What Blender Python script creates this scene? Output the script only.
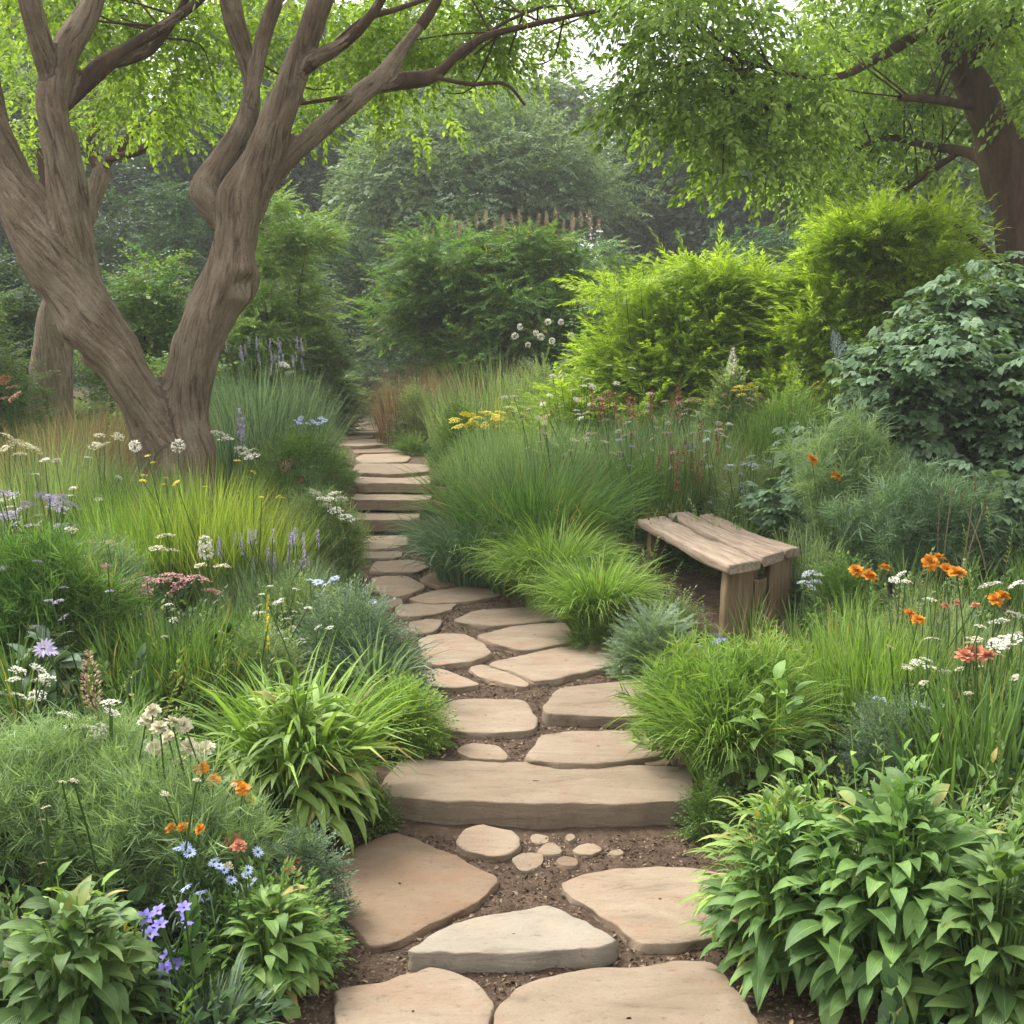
import bpy, math, numpy as np
from math import radians as R
# ------------------------------------------------------------------ camera, sky, sun, exposure
sc = bpy.context.scene
for o in list(bpy.data.objects): bpy.data.objects.remove(o)
COL = sc.collection
FPX, HORIZON, EYE = 1098.0, 380.0, 1.55
TH = math.atan((512-HORIZON)/FPX)
cam = bpy.data.cameras.new('camera'); co = bpy.data.objects.new('camera', cam); COL.objects.link(co)
cam.sensor_width = 36; cam.lens = 36*FPX/1024; cam.clip_end = 2000; cam.clip_start = 0.05
co.location = (0, 0, EYE); co.rotation_euler = (math.pi/2-TH, 0, 0); sc.camera = co
SUN_EL, SUN_AZ = 54.0, -48.0           # azimuth measured from +Y (away from the camera) towards +X
w = bpy.data.worlds.new('World'); sc.world = w; w.use_nodes = True
nt = w.node_tree; nt.nodes.clear()
sky = nt.nodes.new('ShaderNodeTexSky'); sky.sky_type = 'NISHITA'; sky.sun_disc = False
sky.sun_elevation = R(SUN_EL); sky.sun_rotation = R(SUN_AZ); sky.air_density = 1.0; sky.dust_density = 4.0; sky.ozone_density = 1.0
hs = nt.nodes.new('ShaderNodeHueSaturation'); hs.inputs['Saturation'].default_value = 0.10
bg = nt.nodes.new('ShaderNodeBackground'); bg.inputs['Strength'].default_value = 0.15
out = nt.nodes.new('ShaderNodeOutputWorld')
nt.links.new(sky.outputs[0], hs.inputs['Color']); nt.links.new(hs.outputs[0], bg.inputs[0]); nt.links.new(bg.outputs[0], out.inputs[0])
sl = bpy.data.lights.new('sun', 'SUN'); sl.energy = 1.5; sl.angle = R(14); sl.color = (1, .94, .82)
so = bpy.data.objects.new('sun', sl); COL.objects.link(so)
so.rotation_euler = (-R(90-SUN_EL), 0, -R(SUN_AZ))
so.location = (-5, 10, 20)
sc.view_settings.view_transform = 'Standard'; sc.view_settings.look = 'None'
sc.view_settings.exposure = 1.5; sc.view_settings.gamma = 1
cy = sc.cycles
cy.use_denoising = True; cy.max_bounces = 6; cy.diffuse_bounces = 4; cy.glossy_bounces = 2; cy.transmission_bounces = 4
cy.volume_bounces = 0; cy.transparent_max_bounces = 4; cy.caustics_reflective = False; cy.caustics_refractive = False
cy.use_adaptive_sampling = True; cy.adaptive_threshold = 0.02
try: cy.denoiser = 'OPENIMAGEDENOISE'; cy.denoising_input_passes = 'RGB_ALBEDO_NORMAL'
except Exception: pass
# ------------------------------------------------------------------ projection helpers
CT, ST = math.cos(TH), math.sin(TH)
def ray(px, py):
    u = (px-512)/FPX; v = (512-py)/FPX
    return np.array([u, CT+v*ST, -ST+v*CT])
def pix(px, py, Y):
    d = ray(px, py); return np.array([0, 0, EYE]) + d*(Y/d[1])
def dep(Y, z=0.3): return Y*CT+(EYE-z)*ST
def px2m(w, Y): return w/FPX*dep(Y)
# ------------------------------------------------------------------ terrain
STEP_Y = 3.72
PROF = np.array([(-20, 0), (STEP_Y, 0), (STEP_Y+.05, .07), (6, .12), (9.6, .20), (9.66, .20), (9.7, .27), (10.15, .28), (10.2, .39), (10.6, .40),
                 (10.65, .50), (11.4, .53), (13, .58), (15.2, .61), (15.3, .64), (20, .70), (25, .76), (40, .9), (80, 1.4), (400, 4)])
def zp(Y): return np.interp(Y, PROF[:, 0], PROF[:, 1])
BED = np.array([(-20, 0), (2, .02), (5, .12), (9, .30), (12, .55), (16, .66), (25, .8), (40, .95), (80, 1.4), (400, 4)])
def zb(Y): return np.interp(Y, BED[:, 0], BED[:, 1])
def hit(px, py, t=0.0):
    d = ray(px, py); lo, hi = 0.5, 60.0
    f = lambda Y: EYE + d[2]*Y/d[1] - zp(Y) - t
    for _ in range(60):
        m = (lo+hi)/2
        if f(m) > 0: lo = m
        else: hi = m
    return np.array([d[0]*lo/d[1], lo, zp(lo)+t])
rows = [(1300, 270, 830), (1020, 280, 850), (900, 300, 770), (800, 362, 705), (720, 405, 700), (650, 405, 660), (600, 368, 580), (560, 335, 480), (530, 338, 440), (505, 346, 434),
        (470, 350, 434), (452, 346, 416), (436, 336, 388), (420, 332, 364), (412, 330, 360)]
pt = []
for y, a, b in rows:
    A, B = hit(a, y), hit(b, y); pt.append((A[1], (A[0]+B[0])/2, (B[0]-A[0])/2))
pt.sort(); pt = np.array(pt)
PC = lambda Y: np.interp(Y, pt[:, 0], pt[:, 1])
PH = lambda Y: np.where(np.asarray(Y) > 27, 0, np.interp(Y, pt[:, 0], pt[:, 2]))
def sstep(a, b, x): t = np.clip((x-a)/(b-a), 0, 1); return t*t*(3-2*t)
# value noise
def _h(i, j, k): 
    n = (i*374761393 + j*668265263 + k*2147483647 + 1013904223) & 0xffffffff
    n = ((n ^ (n >> 13))*1274126177) & 0xffffffff
    return ((n ^ (n >> 16)) & 0xffff)/65535.0
def vnoise(p):
    p = np.asarray(p, float); i = np.floor(p).astype(np.int64); f = p-i; f = f*f*(3-2*f); r = 0
    for a in (0, 1):
        for b in (0, 1):
            for c in (0, 1):
                wgt = (f[..., 0] if a else 1-f[..., 0])*(f[..., 1] if b else 1-f[..., 1])*(f[..., 2] if c else 1-f[..., 2])
                r = r + wgt*_h(i[..., 0]+a, i[..., 1]+b, i[..., 2]+c)
    return r*2-1
def n2(x, y, s, k=0.): 
    return vnoise(np.stack([np.asarray(x)*s, np.asarray(y)*s, np.full(np.shape(x), k)], -1))
def ground(x, Y):
    x = np.asarray(x, float); Y = np.asarray(Y, float)
    d = np.abs(x-PC(Y))-PH(Y)
    s = sstep(0.0, 0.7, d)
    m = sstep(0.1, 2.0, d)*.12
    return zp(Y)*(1-s)+(zb(Y)+m)*s + s*.04*n2(x, Y, .9) + .006*n2(x, Y, 9., 3.)
def g1(x, Y): return float(ground(np.array([x]), np.array([Y]))[0])
# ------------------------------------------------------------------ object helpers
def mesh(name, V, F, mat, parent=None, loc=(0, 0, 0), smooth=True):
    V = np.ascontiguousarray(V, np.float32); F = np.ascontiguousarray(F, np.int32)
    me = bpy.data.meshes.new(name)
    me.vertices.add(len(V)); me.vertices.foreach_set('co', V.ravel())
    k = F.shape[1]
    me.loops.add(F.size); me.loops.foreach_set('vertex_index', F.ravel())
    me.polygons.add(len(F)); me.polygons.foreach_set('loop_start', np.arange(0, F.size, k, dtype=np.int32))
    me.polygons.foreach_set('use_smooth', np.full(len(F), smooth, bool))
    me.update(calc_edges=True); me.validate()
    o = bpy.data.objects.new(name, me); me.materials.append(mat); COL.objects.link(o)
    o.location = loc
    if parent is not None: o.parent = parent
    return o
def tag(o, label, cat, group=None):
    o['label'] = label; o['category'] = cat
    if group: o['group'] = group
    return o
def thing(name, label, cat, loc=(0, 0, 0), group=None, rz=0):
    o = bpy.data.objects.new(name, None); COL.objects.link(o); o.location = loc; o.rotation_euler = (0, 0, rz)
    o.empty_display_size = .1
    return tag(o, label, cat, group)
def cat_(parts):
    Vs, Fs, n = [], [], 0
    for V, F in parts:
        if len(V) == 0: continue
        Vs.append(V); Fs.append(F+n); n += len(V)
    return np.concatenate(Vs), np.concatenate(Fs)
# ------------------------------------------------------------------ geometry kernels
blade = lambda t: np.minimum(1, .55+2*t)*(1-t**2.2)+.01
ovate = lambda t: np.sin(np.pi*np.clip(t, 0, 1)**.74)**1.0+.012
lance = lambda t: np.sin(np.pi*np.clip(t, 0, 1)**.62)**.9+.012
def strips(base, az, el, L, W, bend, nseg=4, prof=blade, fold=0., roll=None, power=1.3):
    base = np.atleast_2d(base); N = len(base)
    az, el, L, W, bend = [np.broadcast_to(np.asarray(a, float), (N,)) for a in (az, el, L, W, bend)]
    t = np.linspace(0, 1, nseg+1)
    ang = el[:, None]-bend[:, None]*(t[None]**power)
    hx, hy = np.cos(az)[:, None], np.sin(az)[:, None]
    T = np.stack([np.cos(ang)*hx, np.cos(ang)*hy, np.sin(ang)], -1)
    st = (T[:, 1:]+T[:, :-1])/2*(L/nseg)[:, None, None]
    P = base[:, None, :]+np.concatenate([np.zeros((N, 1, 3)), np.cumsum(st, 1)], 1)
    S = np.stack([-hy+0*ang, hx+0*ang, 0*ang], -1)
    Nn = np.cross(T, S)
    if roll is not None:
        c, s = np.cos(roll)[:, None, None], np.sin(roll)[:, None, None]
        S, Nn = S*c+Nn*s, Nn*c-S*s
    ww = (prof(t)[None]*W[:, None]/2)[..., None]
    if fold == 0:
        V = np.stack([P-S*ww, P+S*ww], 2); nc = 2
    else:
        V = np.stack([P-S*ww+Nn*ww*fold, P, P+S*ww+Nn*ww*fold], 2); nc = 3
    n = nseg+1
    idx = np.arange(N*n*nc).reshape(N, n, nc)
    F = np.stack([idx[:, :-1, :-1], idx[:, :-1, 1:], idx[:, 1:, 1:], idx[:, 1:, :-1]], -1)
    return V.reshape(-1, 3), F.reshape(-1, 4)
def frames(az, el, roll):
    x = np.stack([np.cos(el)*np.cos(az), np.cos(el)*np.sin(az), np.sin(el)], -1)
    y = np.stack([-np.sin(az), np.cos(az), 0*az], -1); z = np.cross(x, y)
    c, s = np.cos(roll)[:, None], np.sin(roll)[:, None]
    y, z = y*c+z*s, z*c-y*s
    return np.stack([x, y, z], -1)              # columns are the axes
def scatter(tpl, pos, az, el, roll, scale):
    V0, F0 = tpl; N = len(pos)
    M = frames(np.broadcast_to(az, (N,)).astype(float), np.broadcast_to(el, (N,)).astype(float), np.broadcast_to(roll, (N,)).astype(float))
    V = np.einsum('nij,vj->nvi', M, V0)*np.broadcast_to(scale, (N,))[:, None, None]+pos[:, None, :]
    F = F0[None]+(np.arange(N)*len(V0))[:, None, None]
    return V.reshape(-1, 3), F.reshape(-1, F0.shape[1])
def tube(P, r, sides=8, cap=True):
    P = np.asarray(P, float); r = np.broadcast_to(np.asarray(r, float), (len(P),))
    T = np.gradient(P, axis=0); T /= np.linalg.norm(T, axis=1)[:, None]+1e-9
    ref = np.array([0.13, 1, 0.07]) if abs(T[0, 1]) < .8 else np.array([1, .1, .05])
    A = np.cross(T, ref); A /= np.linalg.norm(A, axis=1)[:, None]; B = np.cross(T, A)
    a = np.linspace(0, 2*np.pi, sides, endpoint=False)
    V = P[:, None]+(A[:, None]*np.cos(a)[None, :, None]+B[:, None]*np.sin(a)[None, :, None])*r[:, None, None]
    n = len(P); i = np.arange(n*sides).reshape(n, sides); j = np.roll(i, -1, 1)
    F = np.stack([i[:-1], j[:-1], j[1:], i[1:]], -1).reshape(-1, 4)
    V = V.reshape(-1, 3)
    if cap:
        e = len(V); V = np.concatenate([V, P[:1], P[-1:]])
        c0 = np.stack([i[0], np.full(sides, e), np.full(sides, e), j[0]], -1)
        # end caps as two-step quads are degenerate; close with a tiny ring instead
        V = V[:-2]
    return V, F
def spline(P, n):
    P = np.asarray(P, float); m = len(P)
    Q = np.concatenate([2*P[:1]-P[1:2], P, 2*P[-1:]-P[-2:-1]])
    res = []
    for t in np.linspace(0, m-1, n):
        i = min(int(t), m-2); f = t-i; a, b, c, d = Q[i], Q[i+1], Q[i+2], Q[i+3]
        res.append(.5*((2*b)+(-a+c)*f+(2*a-5*b+4*c-d)*f*f+(-a+3*b-3*c+d)*f**3))
    return np.array(res)
# ------------------------------------------------------------------ materials
def newmat(name):
    m = bpy.data.materials.new(name); m.use_nodes = True; nt = m.node_tree; nt.nodes.clear()
    o = nt.nodes.new('ShaderNodeOutputMaterial'); return m, nt, o
def N(nt, t, **kw):
    n = nt.nodes.new(t)
    for k, v in kw.items(): setattr(n, k, v)
    return n
def ramp(nt, stops):
    r = N(nt, 'ShaderNodeValToRGB'); e = r.color_ramp.elements
    while len(e) < len(stops): e.new(.5)
    for i, (p, c) in enumerate(stops): e[i].position = p; e[i].color = (*c, 1)
    return r
def leafmat(name, cols, trans=.35, rough=.6, spec=.2, tint=(1.15, 1.2, .55), old=None, veins=False):
    m, nt, o = newmat(name); L = nt.links
    g = N(nt, 'ShaderNodeNewGeometry'); r = ramp(nt, [(.94*i/(len(cols)-1), c) for i, c in enumerate(cols)]+([(1., old)] if old else []))
    tc = N(nt, 'ShaderNodeTexCoord'); nz = N(nt, 'ShaderNodeTexNoise'); nz.inputs['Scale'].default_value = 2.2; nz.inputs['Detail'].default_value = 1
    L.new(tc.outputs['Object'], nz.inputs['Vector'])
    mm = N(nt, 'ShaderNodeMath', operation='MULTIPLY_ADD'); mm.inputs[1].default_value = .9; mm.inputs[2].default_value = -.45
    L.new(nz.outputs['Fac'], mm.inputs[0])
    ad = N(nt, 'ShaderNodeMath', operation='ADD', use_clamp=True); L.new(g.outputs['Random Per Island'], ad.inputs[0]); L.new(mm.outputs[0], ad.inputs[1])
    L.new(ad.outputs[0], r.inputs[0])
    p = N(nt, 'ShaderNodeBsdfPrincipled'); p.inputs['Roughness'].default_value = rough; p.inputs['Specular IOR Level'].default_value = spec
    if veins:
        at = N(nt, 'ShaderNodeAttribute', attribute_name='leafuv'); sx = N(nt, 'ShaderNodeSeparateXYZ'); L.new(at.outputs['Vector'], sx.inputs[0])
        ab = N(nt, 'ShaderNodeMath', operation='ABSOLUTE'); L.new(sx.outputs[0], ab.inputs[0])
        vv = N(nt, 'ShaderNodeMath', operation='MULTIPLY_ADD'); vv.inputs[1].default_value = -16; L.new(ab.outputs[0], vv.inputs[0])
        vt = N(nt, 'ShaderNodeMath', operation='MULTIPLY'); vt.inputs[1].default_value = 52; L.new(sx.outputs[1], vt.inputs[0]); L.new(vt.outputs[0], vv.inputs[2])
        si = N(nt, 'ShaderNodeMath', operation='SINE'); L.new(vv.outputs[0], si.inputs[0])
        mr = N(nt, 'ShaderNodeMapRange'); mr.inputs[1].default_value = .06; mr.inputs[2].default_value = .0; mr.inputs[3].default_value = 0; mr.inputs[4].default_value = .55; L.new(ab.outputs[0], mr.inputs[0])
        s2 = N(nt, 'ShaderNodeMath', operation='POWER', use_clamp=True); s2.inputs[1].default_value = 6; L.new(si.outputs[0], s2.inputs[0])
        s3 = N(nt, 'ShaderNodeMath', operation='MULTIPLY_ADD', use_clamp=True); s3.inputs[1].default_value = .16; L.new(s2.outputs[0], s3.inputs[0]); L.new(mr.outputs[0], s3.inputs[2])
        fn = N(nt, 'ShaderNodeTexNoise'); fn.inputs['Scale'].default_value = 30; fn.inputs['Detail'].default_value = 4; L.new(tc.outputs['Object'], fn.inputs['Vector'])
        fm = N(nt, 'ShaderNodeMapRange'); fm.inputs[1].default_value = .3; fm.inputs[2].default_value = .7; fm.inputs[3].default_value = .78; fm.inputs[4].default_value = 1.18; L.new(fn.outputs['Fac'], fm.inputs[0])
        hv = N(nt, 'ShaderNodeHueSaturation'); L.new(r.outputs[0], hv.inputs['Color']); L.new(fm.outputs[0], hv.inputs['Value'])
        vm = N(nt, 'ShaderNodeMix', data_type='RGBA'); L.new(s3.outputs[0], vm.inputs[0]); L.new(hv.outputs[0], vm.inputs[6]); vm.inputs[7].default_value = (*[min(.7, x*1.7+.03) for x in cols[-1]], 1)
        bp = N(nt, 'ShaderNodeBump'); bp.inputs['Strength'].default_value = .6; bp.inputs['Distance'].default_value = .004; bp.invert = True; L.new(s3.outputs[0], bp.inputs['Height']); L.new(bp.outputs[0], p.inputs['Normal'])
        L.new(vm.outputs[2], p.inputs['Base Color'])
    else: L.new(r.outputs[0], p.inputs['Base Color'])
    t = N(nt, 'ShaderNodeBsdfTranslucent'); mx = N(nt, 'ShaderNodeMix', data_type='RGBA', blend_type='MULTIPLY'); mx.inputs[0].default_value = 1
    L.new(r.outputs[0], mx.inputs[6]); mx.inputs[7].default_value = (*tint, 1); L.new(mx.outputs[2], t.inputs[0])
    s = N(nt, 'ShaderNodeMixShader'); s.inputs[0].default_value = trans
    L.new(p.outputs[0], s.inputs[1]); L.new(t.outputs[0], s.inputs[2]); L.new(s.outputs[0], o.inputs[0])
    return m
def roughmat(name, cols, scale=8., stretch=(1, 1, 1), bump=.5, rough=.85, dist=.01, detail=8, coord='Object', fine=60., bump2=.3, speck=None):
    m, nt, o = newmat(name); L = nt.links
    tc = N(nt, 'ShaderNodeTexCoord'); mp = N(nt, 'ShaderNodeMapping'); mp.inputs['Scale'].default_value = stretch
    if coord == 'bark':
        at = N(nt, 'ShaderNodeAttribute', attribute_name='bark'); L.new(at.outputs['Vector'], mp.inputs[0])
    else: L.new(tc.outputs[coord], mp.inputs[0])
    oi = N(nt, 'ShaderNodeObjectInfo')
    va = N(nt, 'ShaderNodeVectorMath', operation='ADD'); vm = N(nt, 'ShaderNodeMath', operation='MULTIPLY'); vm.inputs[1].default_value = 40
    L.new(oi.outputs['Random'], vm.inputs[0]); L.new(mp.outputs[0], va.inputs[0]); L.new(vm.outputs[0], va.inputs[1])
    a = N(nt, 'ShaderNodeTexNoise'); a.inputs['Scale'].default_value = scale; a.inputs['Detail'].default_value = detail; a.inputs['Roughness'].default_value = .62; a.inputs['Distortion'].default_value = .4
    b = N(nt, 'ShaderNodeTexNoise'); b.inputs['Scale'].default_value = fine; b.inputs['Detail'].default_value = 5; b.inputs['Roughness'].default_value = .7
    L.new(va.outputs[0], a.inputs['Vector']); L.new(va.outputs[0], b.inputs['Vector'])
    mixf = N(nt, 'ShaderNodeMath', operation='MULTIPLY_ADD'); mixf.inputs[1].default_value = .3; L.new(b.outputs['Fac'], mixf.inputs[0])
    sub = N(nt, 'ShaderNodeMath', operation='MULTIPLY_ADD'); sub.inputs[1].default_value = .85; sub.inputs[2].default_value = -.075; L.new(a.outputs['Fac'], sub.inputs[0]); L.new(sub.outputs[0], mixf.inputs[2])
    k = len(cols); r = ramp(nt, [(.28+.44*i/(k-1), c) for i, c in enumerate(cols)]); L.new(mixf.outputs[0], r.inputs[0])
    p = N(nt, 'ShaderNodeBsdfPrincipled'); p.inputs['Roughness'].default_value = rough; p.inputs['Specular IOR Level'].default_value = .25
    # per-object tone
    hv = N(nt, 'ShaderNodeHueSaturation'); mr = N(nt, 'ShaderNodeMapRange'); mr.inputs[3].default_value = .86; mr.inputs[4].default_value = 1.12
    L.new(oi.outputs['Random'], mr.inputs[0]); L.new(mr.outputs[0], hv.inputs['Value']); L.new(r.outputs[0], hv.inputs['Color'])
    L.new(hv.outputs[0], p.inputs['Base Color'])
    b1 = N(nt, 'ShaderNodeBump'); b1.inputs['Strength'].default_value = bump; b1.inputs['Distance'].default_value = dist
    b2 = N(nt, 'ShaderNodeBump'); b2.inputs['Strength'].default_value = bump2; b2.inputs['Distance'].default_value = dist*.3
    L.new(a.outputs['Fac'], b1.inputs['Height']); L.new(b.outputs['Fac'], b2.inputs['Height']); L.new(b1.outputs[0], b2.inputs['Normal']); L.new(b2.outputs[0], p.inputs['Normal'])
    L.new(p.outputs[0], o.inputs[0])
    return m
def plain(name, c, rough=.6, trans=0., var=.25):
    d = tuple(x*(1-var) for x in c); e = tuple(min(.95, x*(1+var)) for x in c)
    return leafmat(name, [d, c, e], trans, rough, .2, (1, 1, 1))
M = {}
M['soil'] = roughmat('soil', [(.045, .028, .018), (.10, .066, .043), (.17, .115, .076)], 14, bump=1., dist=.03, fine=140, bump2=1., rough=.95)
M['chip'] = leafmat('mulch', [(.035, .02, .012), (.10, .064, .041), (.17, .115, .078), (.28, .205, .145)], 0, .9, .1)
def stonemat(name, cols, dark, warm):
    m, nt, o = newmat(name); L = nt.links
    tc = N(nt, 'ShaderNodeTexCoord'); oi = N(nt, 'ShaderNodeObjectInfo')
    off = N(nt, 'ShaderNodeVectorMath', operation='SCALE'); off.inputs[0].default_value = (37, 51, 23); L.new(oi.outputs['Random'], off.inputs['Scale'])
    va = N(nt, 'ShaderNodeVectorMath', operation='ADD'); L.new(tc.outputs['Object'], va.inputs[0]); L.new(off.outputs[0], va.inputs[1])
    def noise(sc_, det, rough, st=(1, 1, 1), dist=0.):
        mp = N(nt, 'ShaderNodeMapping'); mp.inputs['Scale'].default_value = st; mp.inputs['Rotation'].default_value = (0, 0, .12)
        n = N(nt, 'ShaderNodeTexNoise'); n.inputs['Scale'].default_value = sc_; n.inputs['Detail'].default_value = det; n.inputs['Roughness'].default_value = rough; n.inputs['Distortion'].default_value = dist
        L.new(va.outputs[0], mp.inputs[0]); L.new(mp.outputs[0], n.inputs['Vector']); return n.outputs['Fac']
    big = noise(1.6, 3, .55, (1, 1.6, 1), .8); streak = noise(3.2, 9, .68, (1, 3.2, 10), .7); grain = noise(120, 3, .7); pit = noise(34, 4, .6, (1, 1.6, 1)); stain = noise(4.2, 6, .6, (1, 1, 1), 1.2)
    r1 = ramp(nt, [(.30, cols[0]), (.5, cols[1]), (.70, cols[2])])
    mx = N(nt, 'ShaderNodeMath', operation='MULTIPLY_ADD'); mx.inputs[1].default_value = .55; L.new(streak, mx.inputs[0])
    m2 = N(nt, 'ShaderNodeMath', operation='MULTIPLY'); m2.inputs[1].default_value = .45; L.new(big, m2.inputs[0]); L.new(m2.outputs[0], mx.inputs[2]); L.new(mx.outputs[0], r1.inputs[0])
    def over(fac, lo, hi, colr, amt, src):
        mr = N(nt, 'ShaderNodeMapRange'); mr.inputs[1].default_value = lo; mr.inputs[2].default_value = hi; mr.inputs[3].default_value = 0; mr.inputs[4].default_value = amt; L.new(fac, mr.inputs[0])
        q = N(nt, 'ShaderNodeMix', data_type='RGBA'); L.new(mr.outputs[0], q.inputs[0]); L.new(src, q.inputs[6]); q.inputs[7].default_value = (*colr, 1); return q.outputs[2]
    c = over(stain, .50, .68, warm, .7, r1.outputs[0]); c = over(big, .56, .72, tuple(v*2.1 for v in dark), .55, c); c = over(pit, .60, .74, dark, .55, c); c = over(streak, .40, .27, dark, .55, c); c = over(grain, .52, .8, dark, .30, c)
    hv = N(nt, 'ShaderNodeHueSaturation'); mr = N(nt, 'ShaderNodeMapRange'); mr.inputs[3].default_value = .84; mr.inputs[4].default_value = 1.12
    L.new(oi.outputs['Random'], mr.inputs[0]); L.new(mr.outputs[0], hv.inputs['Value']); L.new(c, hv.inputs['Color'])
    p = N(nt, 'ShaderNodeBsdfPrincipled'); p.inputs['Roughness'].default_value = .85; p.inputs['Specular IOR Level'].default_value = .2; L.new(hv.outputs[0], p.inputs['Base Color'])
    prev = None
    for src, d, st in ((streak, .012, .7), (pit, -.006, .6), (grain, .002, .6)):
        b_ = N(nt, 'ShaderNodeBump'); b_.inputs['Strength'].default_value = st; b_.inputs['Distance'].default_value = abs(d); b_.invert = d < 0; L.new(src, b_.inputs['Height'])
        if prev: L.new(prev, b_.inputs['Normal'])
        prev = b_.outputs[0]
    L.new(prev, p.inputs['Normal']); L.new(p.outputs[0], o.inputs[0]); return m
M['litter'] = leafmat('dry leaf litter', [(.10, .06, .03), (.22, .15, .07), (.32, .24, .11), (.16, .18, .06)], .1, .7, .2)
M['stone'] = stonemat('sandstone', [(.185, .14, .096), (.275, .213, .15), (.345, .28, .208)], (.09, .065, .045), (.27, .175, .115))
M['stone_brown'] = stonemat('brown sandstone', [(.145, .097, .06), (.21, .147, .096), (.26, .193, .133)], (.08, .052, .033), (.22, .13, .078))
M['stone_pale'] = stonemat('pale sandstone', [(.25, .21, .16), (.325, .285, .225), (.385, .345, .28)], (.16, .12, .085), (.38, .30, .215))
def barkmat():
    m, nt, o = newmat('bark'); L = nt.links
    at = N(nt, 'ShaderNodeAttribute', attribute_name='bark'); tc = N(nt, 'ShaderNodeTexCoord')
    def noise(src, sc_, det, rough, st=(1, 1, 1), dist=0.):
        mp = N(nt, 'ShaderNodeMapping'); mp.inputs['Scale'].default_value = st; n = N(nt, 'ShaderNodeTexNoise')
        n.inputs['Scale'].default_value = sc_; n.inputs['Detail'].default_value = det; n.inputs['Roughness'].default_value = rough; n.inputs['Distortion'].default_value = dist
        L.new(src, mp.inputs[0]); L.new(mp.outputs[0], n.inputs['Vector']); return n.outputs['Fac']
    patch = noise(tc.outputs['Object'], 2.2, 4, .6, (1, 1, .7), 1.); fibre = noise(at.outputs['Vector'], 9, 8, .7, (1, 1, .9), .8); fine = noise(tc.outputs['Object'], 55, 5, .7); crack = noise(at.outputs['Vector'], 4.5, 6, .62, (1, 1, .8), 1.6); lich = noise(tc.outputs['Object'], 7, 6, .65, (1, 1, 1), .6)
    mixv = N(nt, 'ShaderNodeMath', operation='MULTIPLY_ADD'); mixv.inputs[1].default_value = .5; L.new(fibre, mixv.inputs[0])
    m2 = N(nt, 'ShaderNodeMath', operation='MULTIPLY'); m2.inputs[1].default_value = .5; L.new(patch, m2.inputs[0]); L.new(m2.outputs[0], mixv.inputs[2])
    r = ramp(nt, [(.34, (.13, .09, .058)), (.47, (.245, .182, .122)), (.60, (.39, .315, .23))]); L.new(mixv.outputs[0], r.inputs[0])
    def over(fac, lo, hi, colr, amt, src):
        mr = N(nt, 'ShaderNodeMapRange'); mr.inputs[1].default_value = lo; mr.inputs[2].default_value = hi; mr.inputs[3].default_value = 0; mr.inputs[4].default_value = amt; L.new(fac, mr.inputs[0])
        q = N(nt, 'ShaderNodeMix', data_type='RGBA'); L.new(mr.outputs[0], q.inputs[0]); L.new(src, q.inputs[6]); q.inputs[7].default_value = (*colr, 1); return q.outputs[2]
    c = over(crack, .46, .36, (.06, .038, .024), .75, r.outputs[0]); c = over(lich, .57, .72, (.30, .29, .20), .55, c); c = over(fine, .5, .75, (.06, .04, .026), .45, c)
    p = N(nt, 'ShaderNodeBsdfPrincipled'); p.inputs['Roughness'].default_value = .88; p.inputs['Specular IOR Level'].default_value = .2; L.new(c, p.inputs['Base Color'])
    prev = None
    for src, d, st in ((crack, .06, .9), (fibre, .03, .7), (fine, .008, .8)):
        b_ = N(nt, 'ShaderNodeBump'); b_.inputs['Strength'].default_value = st; b_.inputs['Distance'].default_value = d; L.new(src, b_.inputs['Height'])
        if prev: L.new(prev, b_.inputs['Normal'])
        prev = b_.outputs[0]
    L.new(prev, p.inputs['Normal']); L.new(p.outputs[0], o.inputs[0]); return m
M['bark'] = barkmat()
M['bark_dark'] = roughmat('dark bark', [(.03, .018, .012), (.075, .045, .03), (.12, .075, .05)], 6, (2, 2, .4), .9, .9, .02, fine=50, bump2=.5)
M['wood'] = roughmat('weathered wood', [(.11, .075, .05), (.26, .195, .14), (.37, .295, .225)], 5, (.6, 9, 9), .7, .8, .012, fine=45, bump2=.5)
M['wood_leg'] = roughmat('weathered post wood', [(.10, .065, .036), (.21, .145, .085), (.30, .22, .14)], 5, (7, 7, .7), .7, .85, .012, fine=45, bump2=.5)
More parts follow.
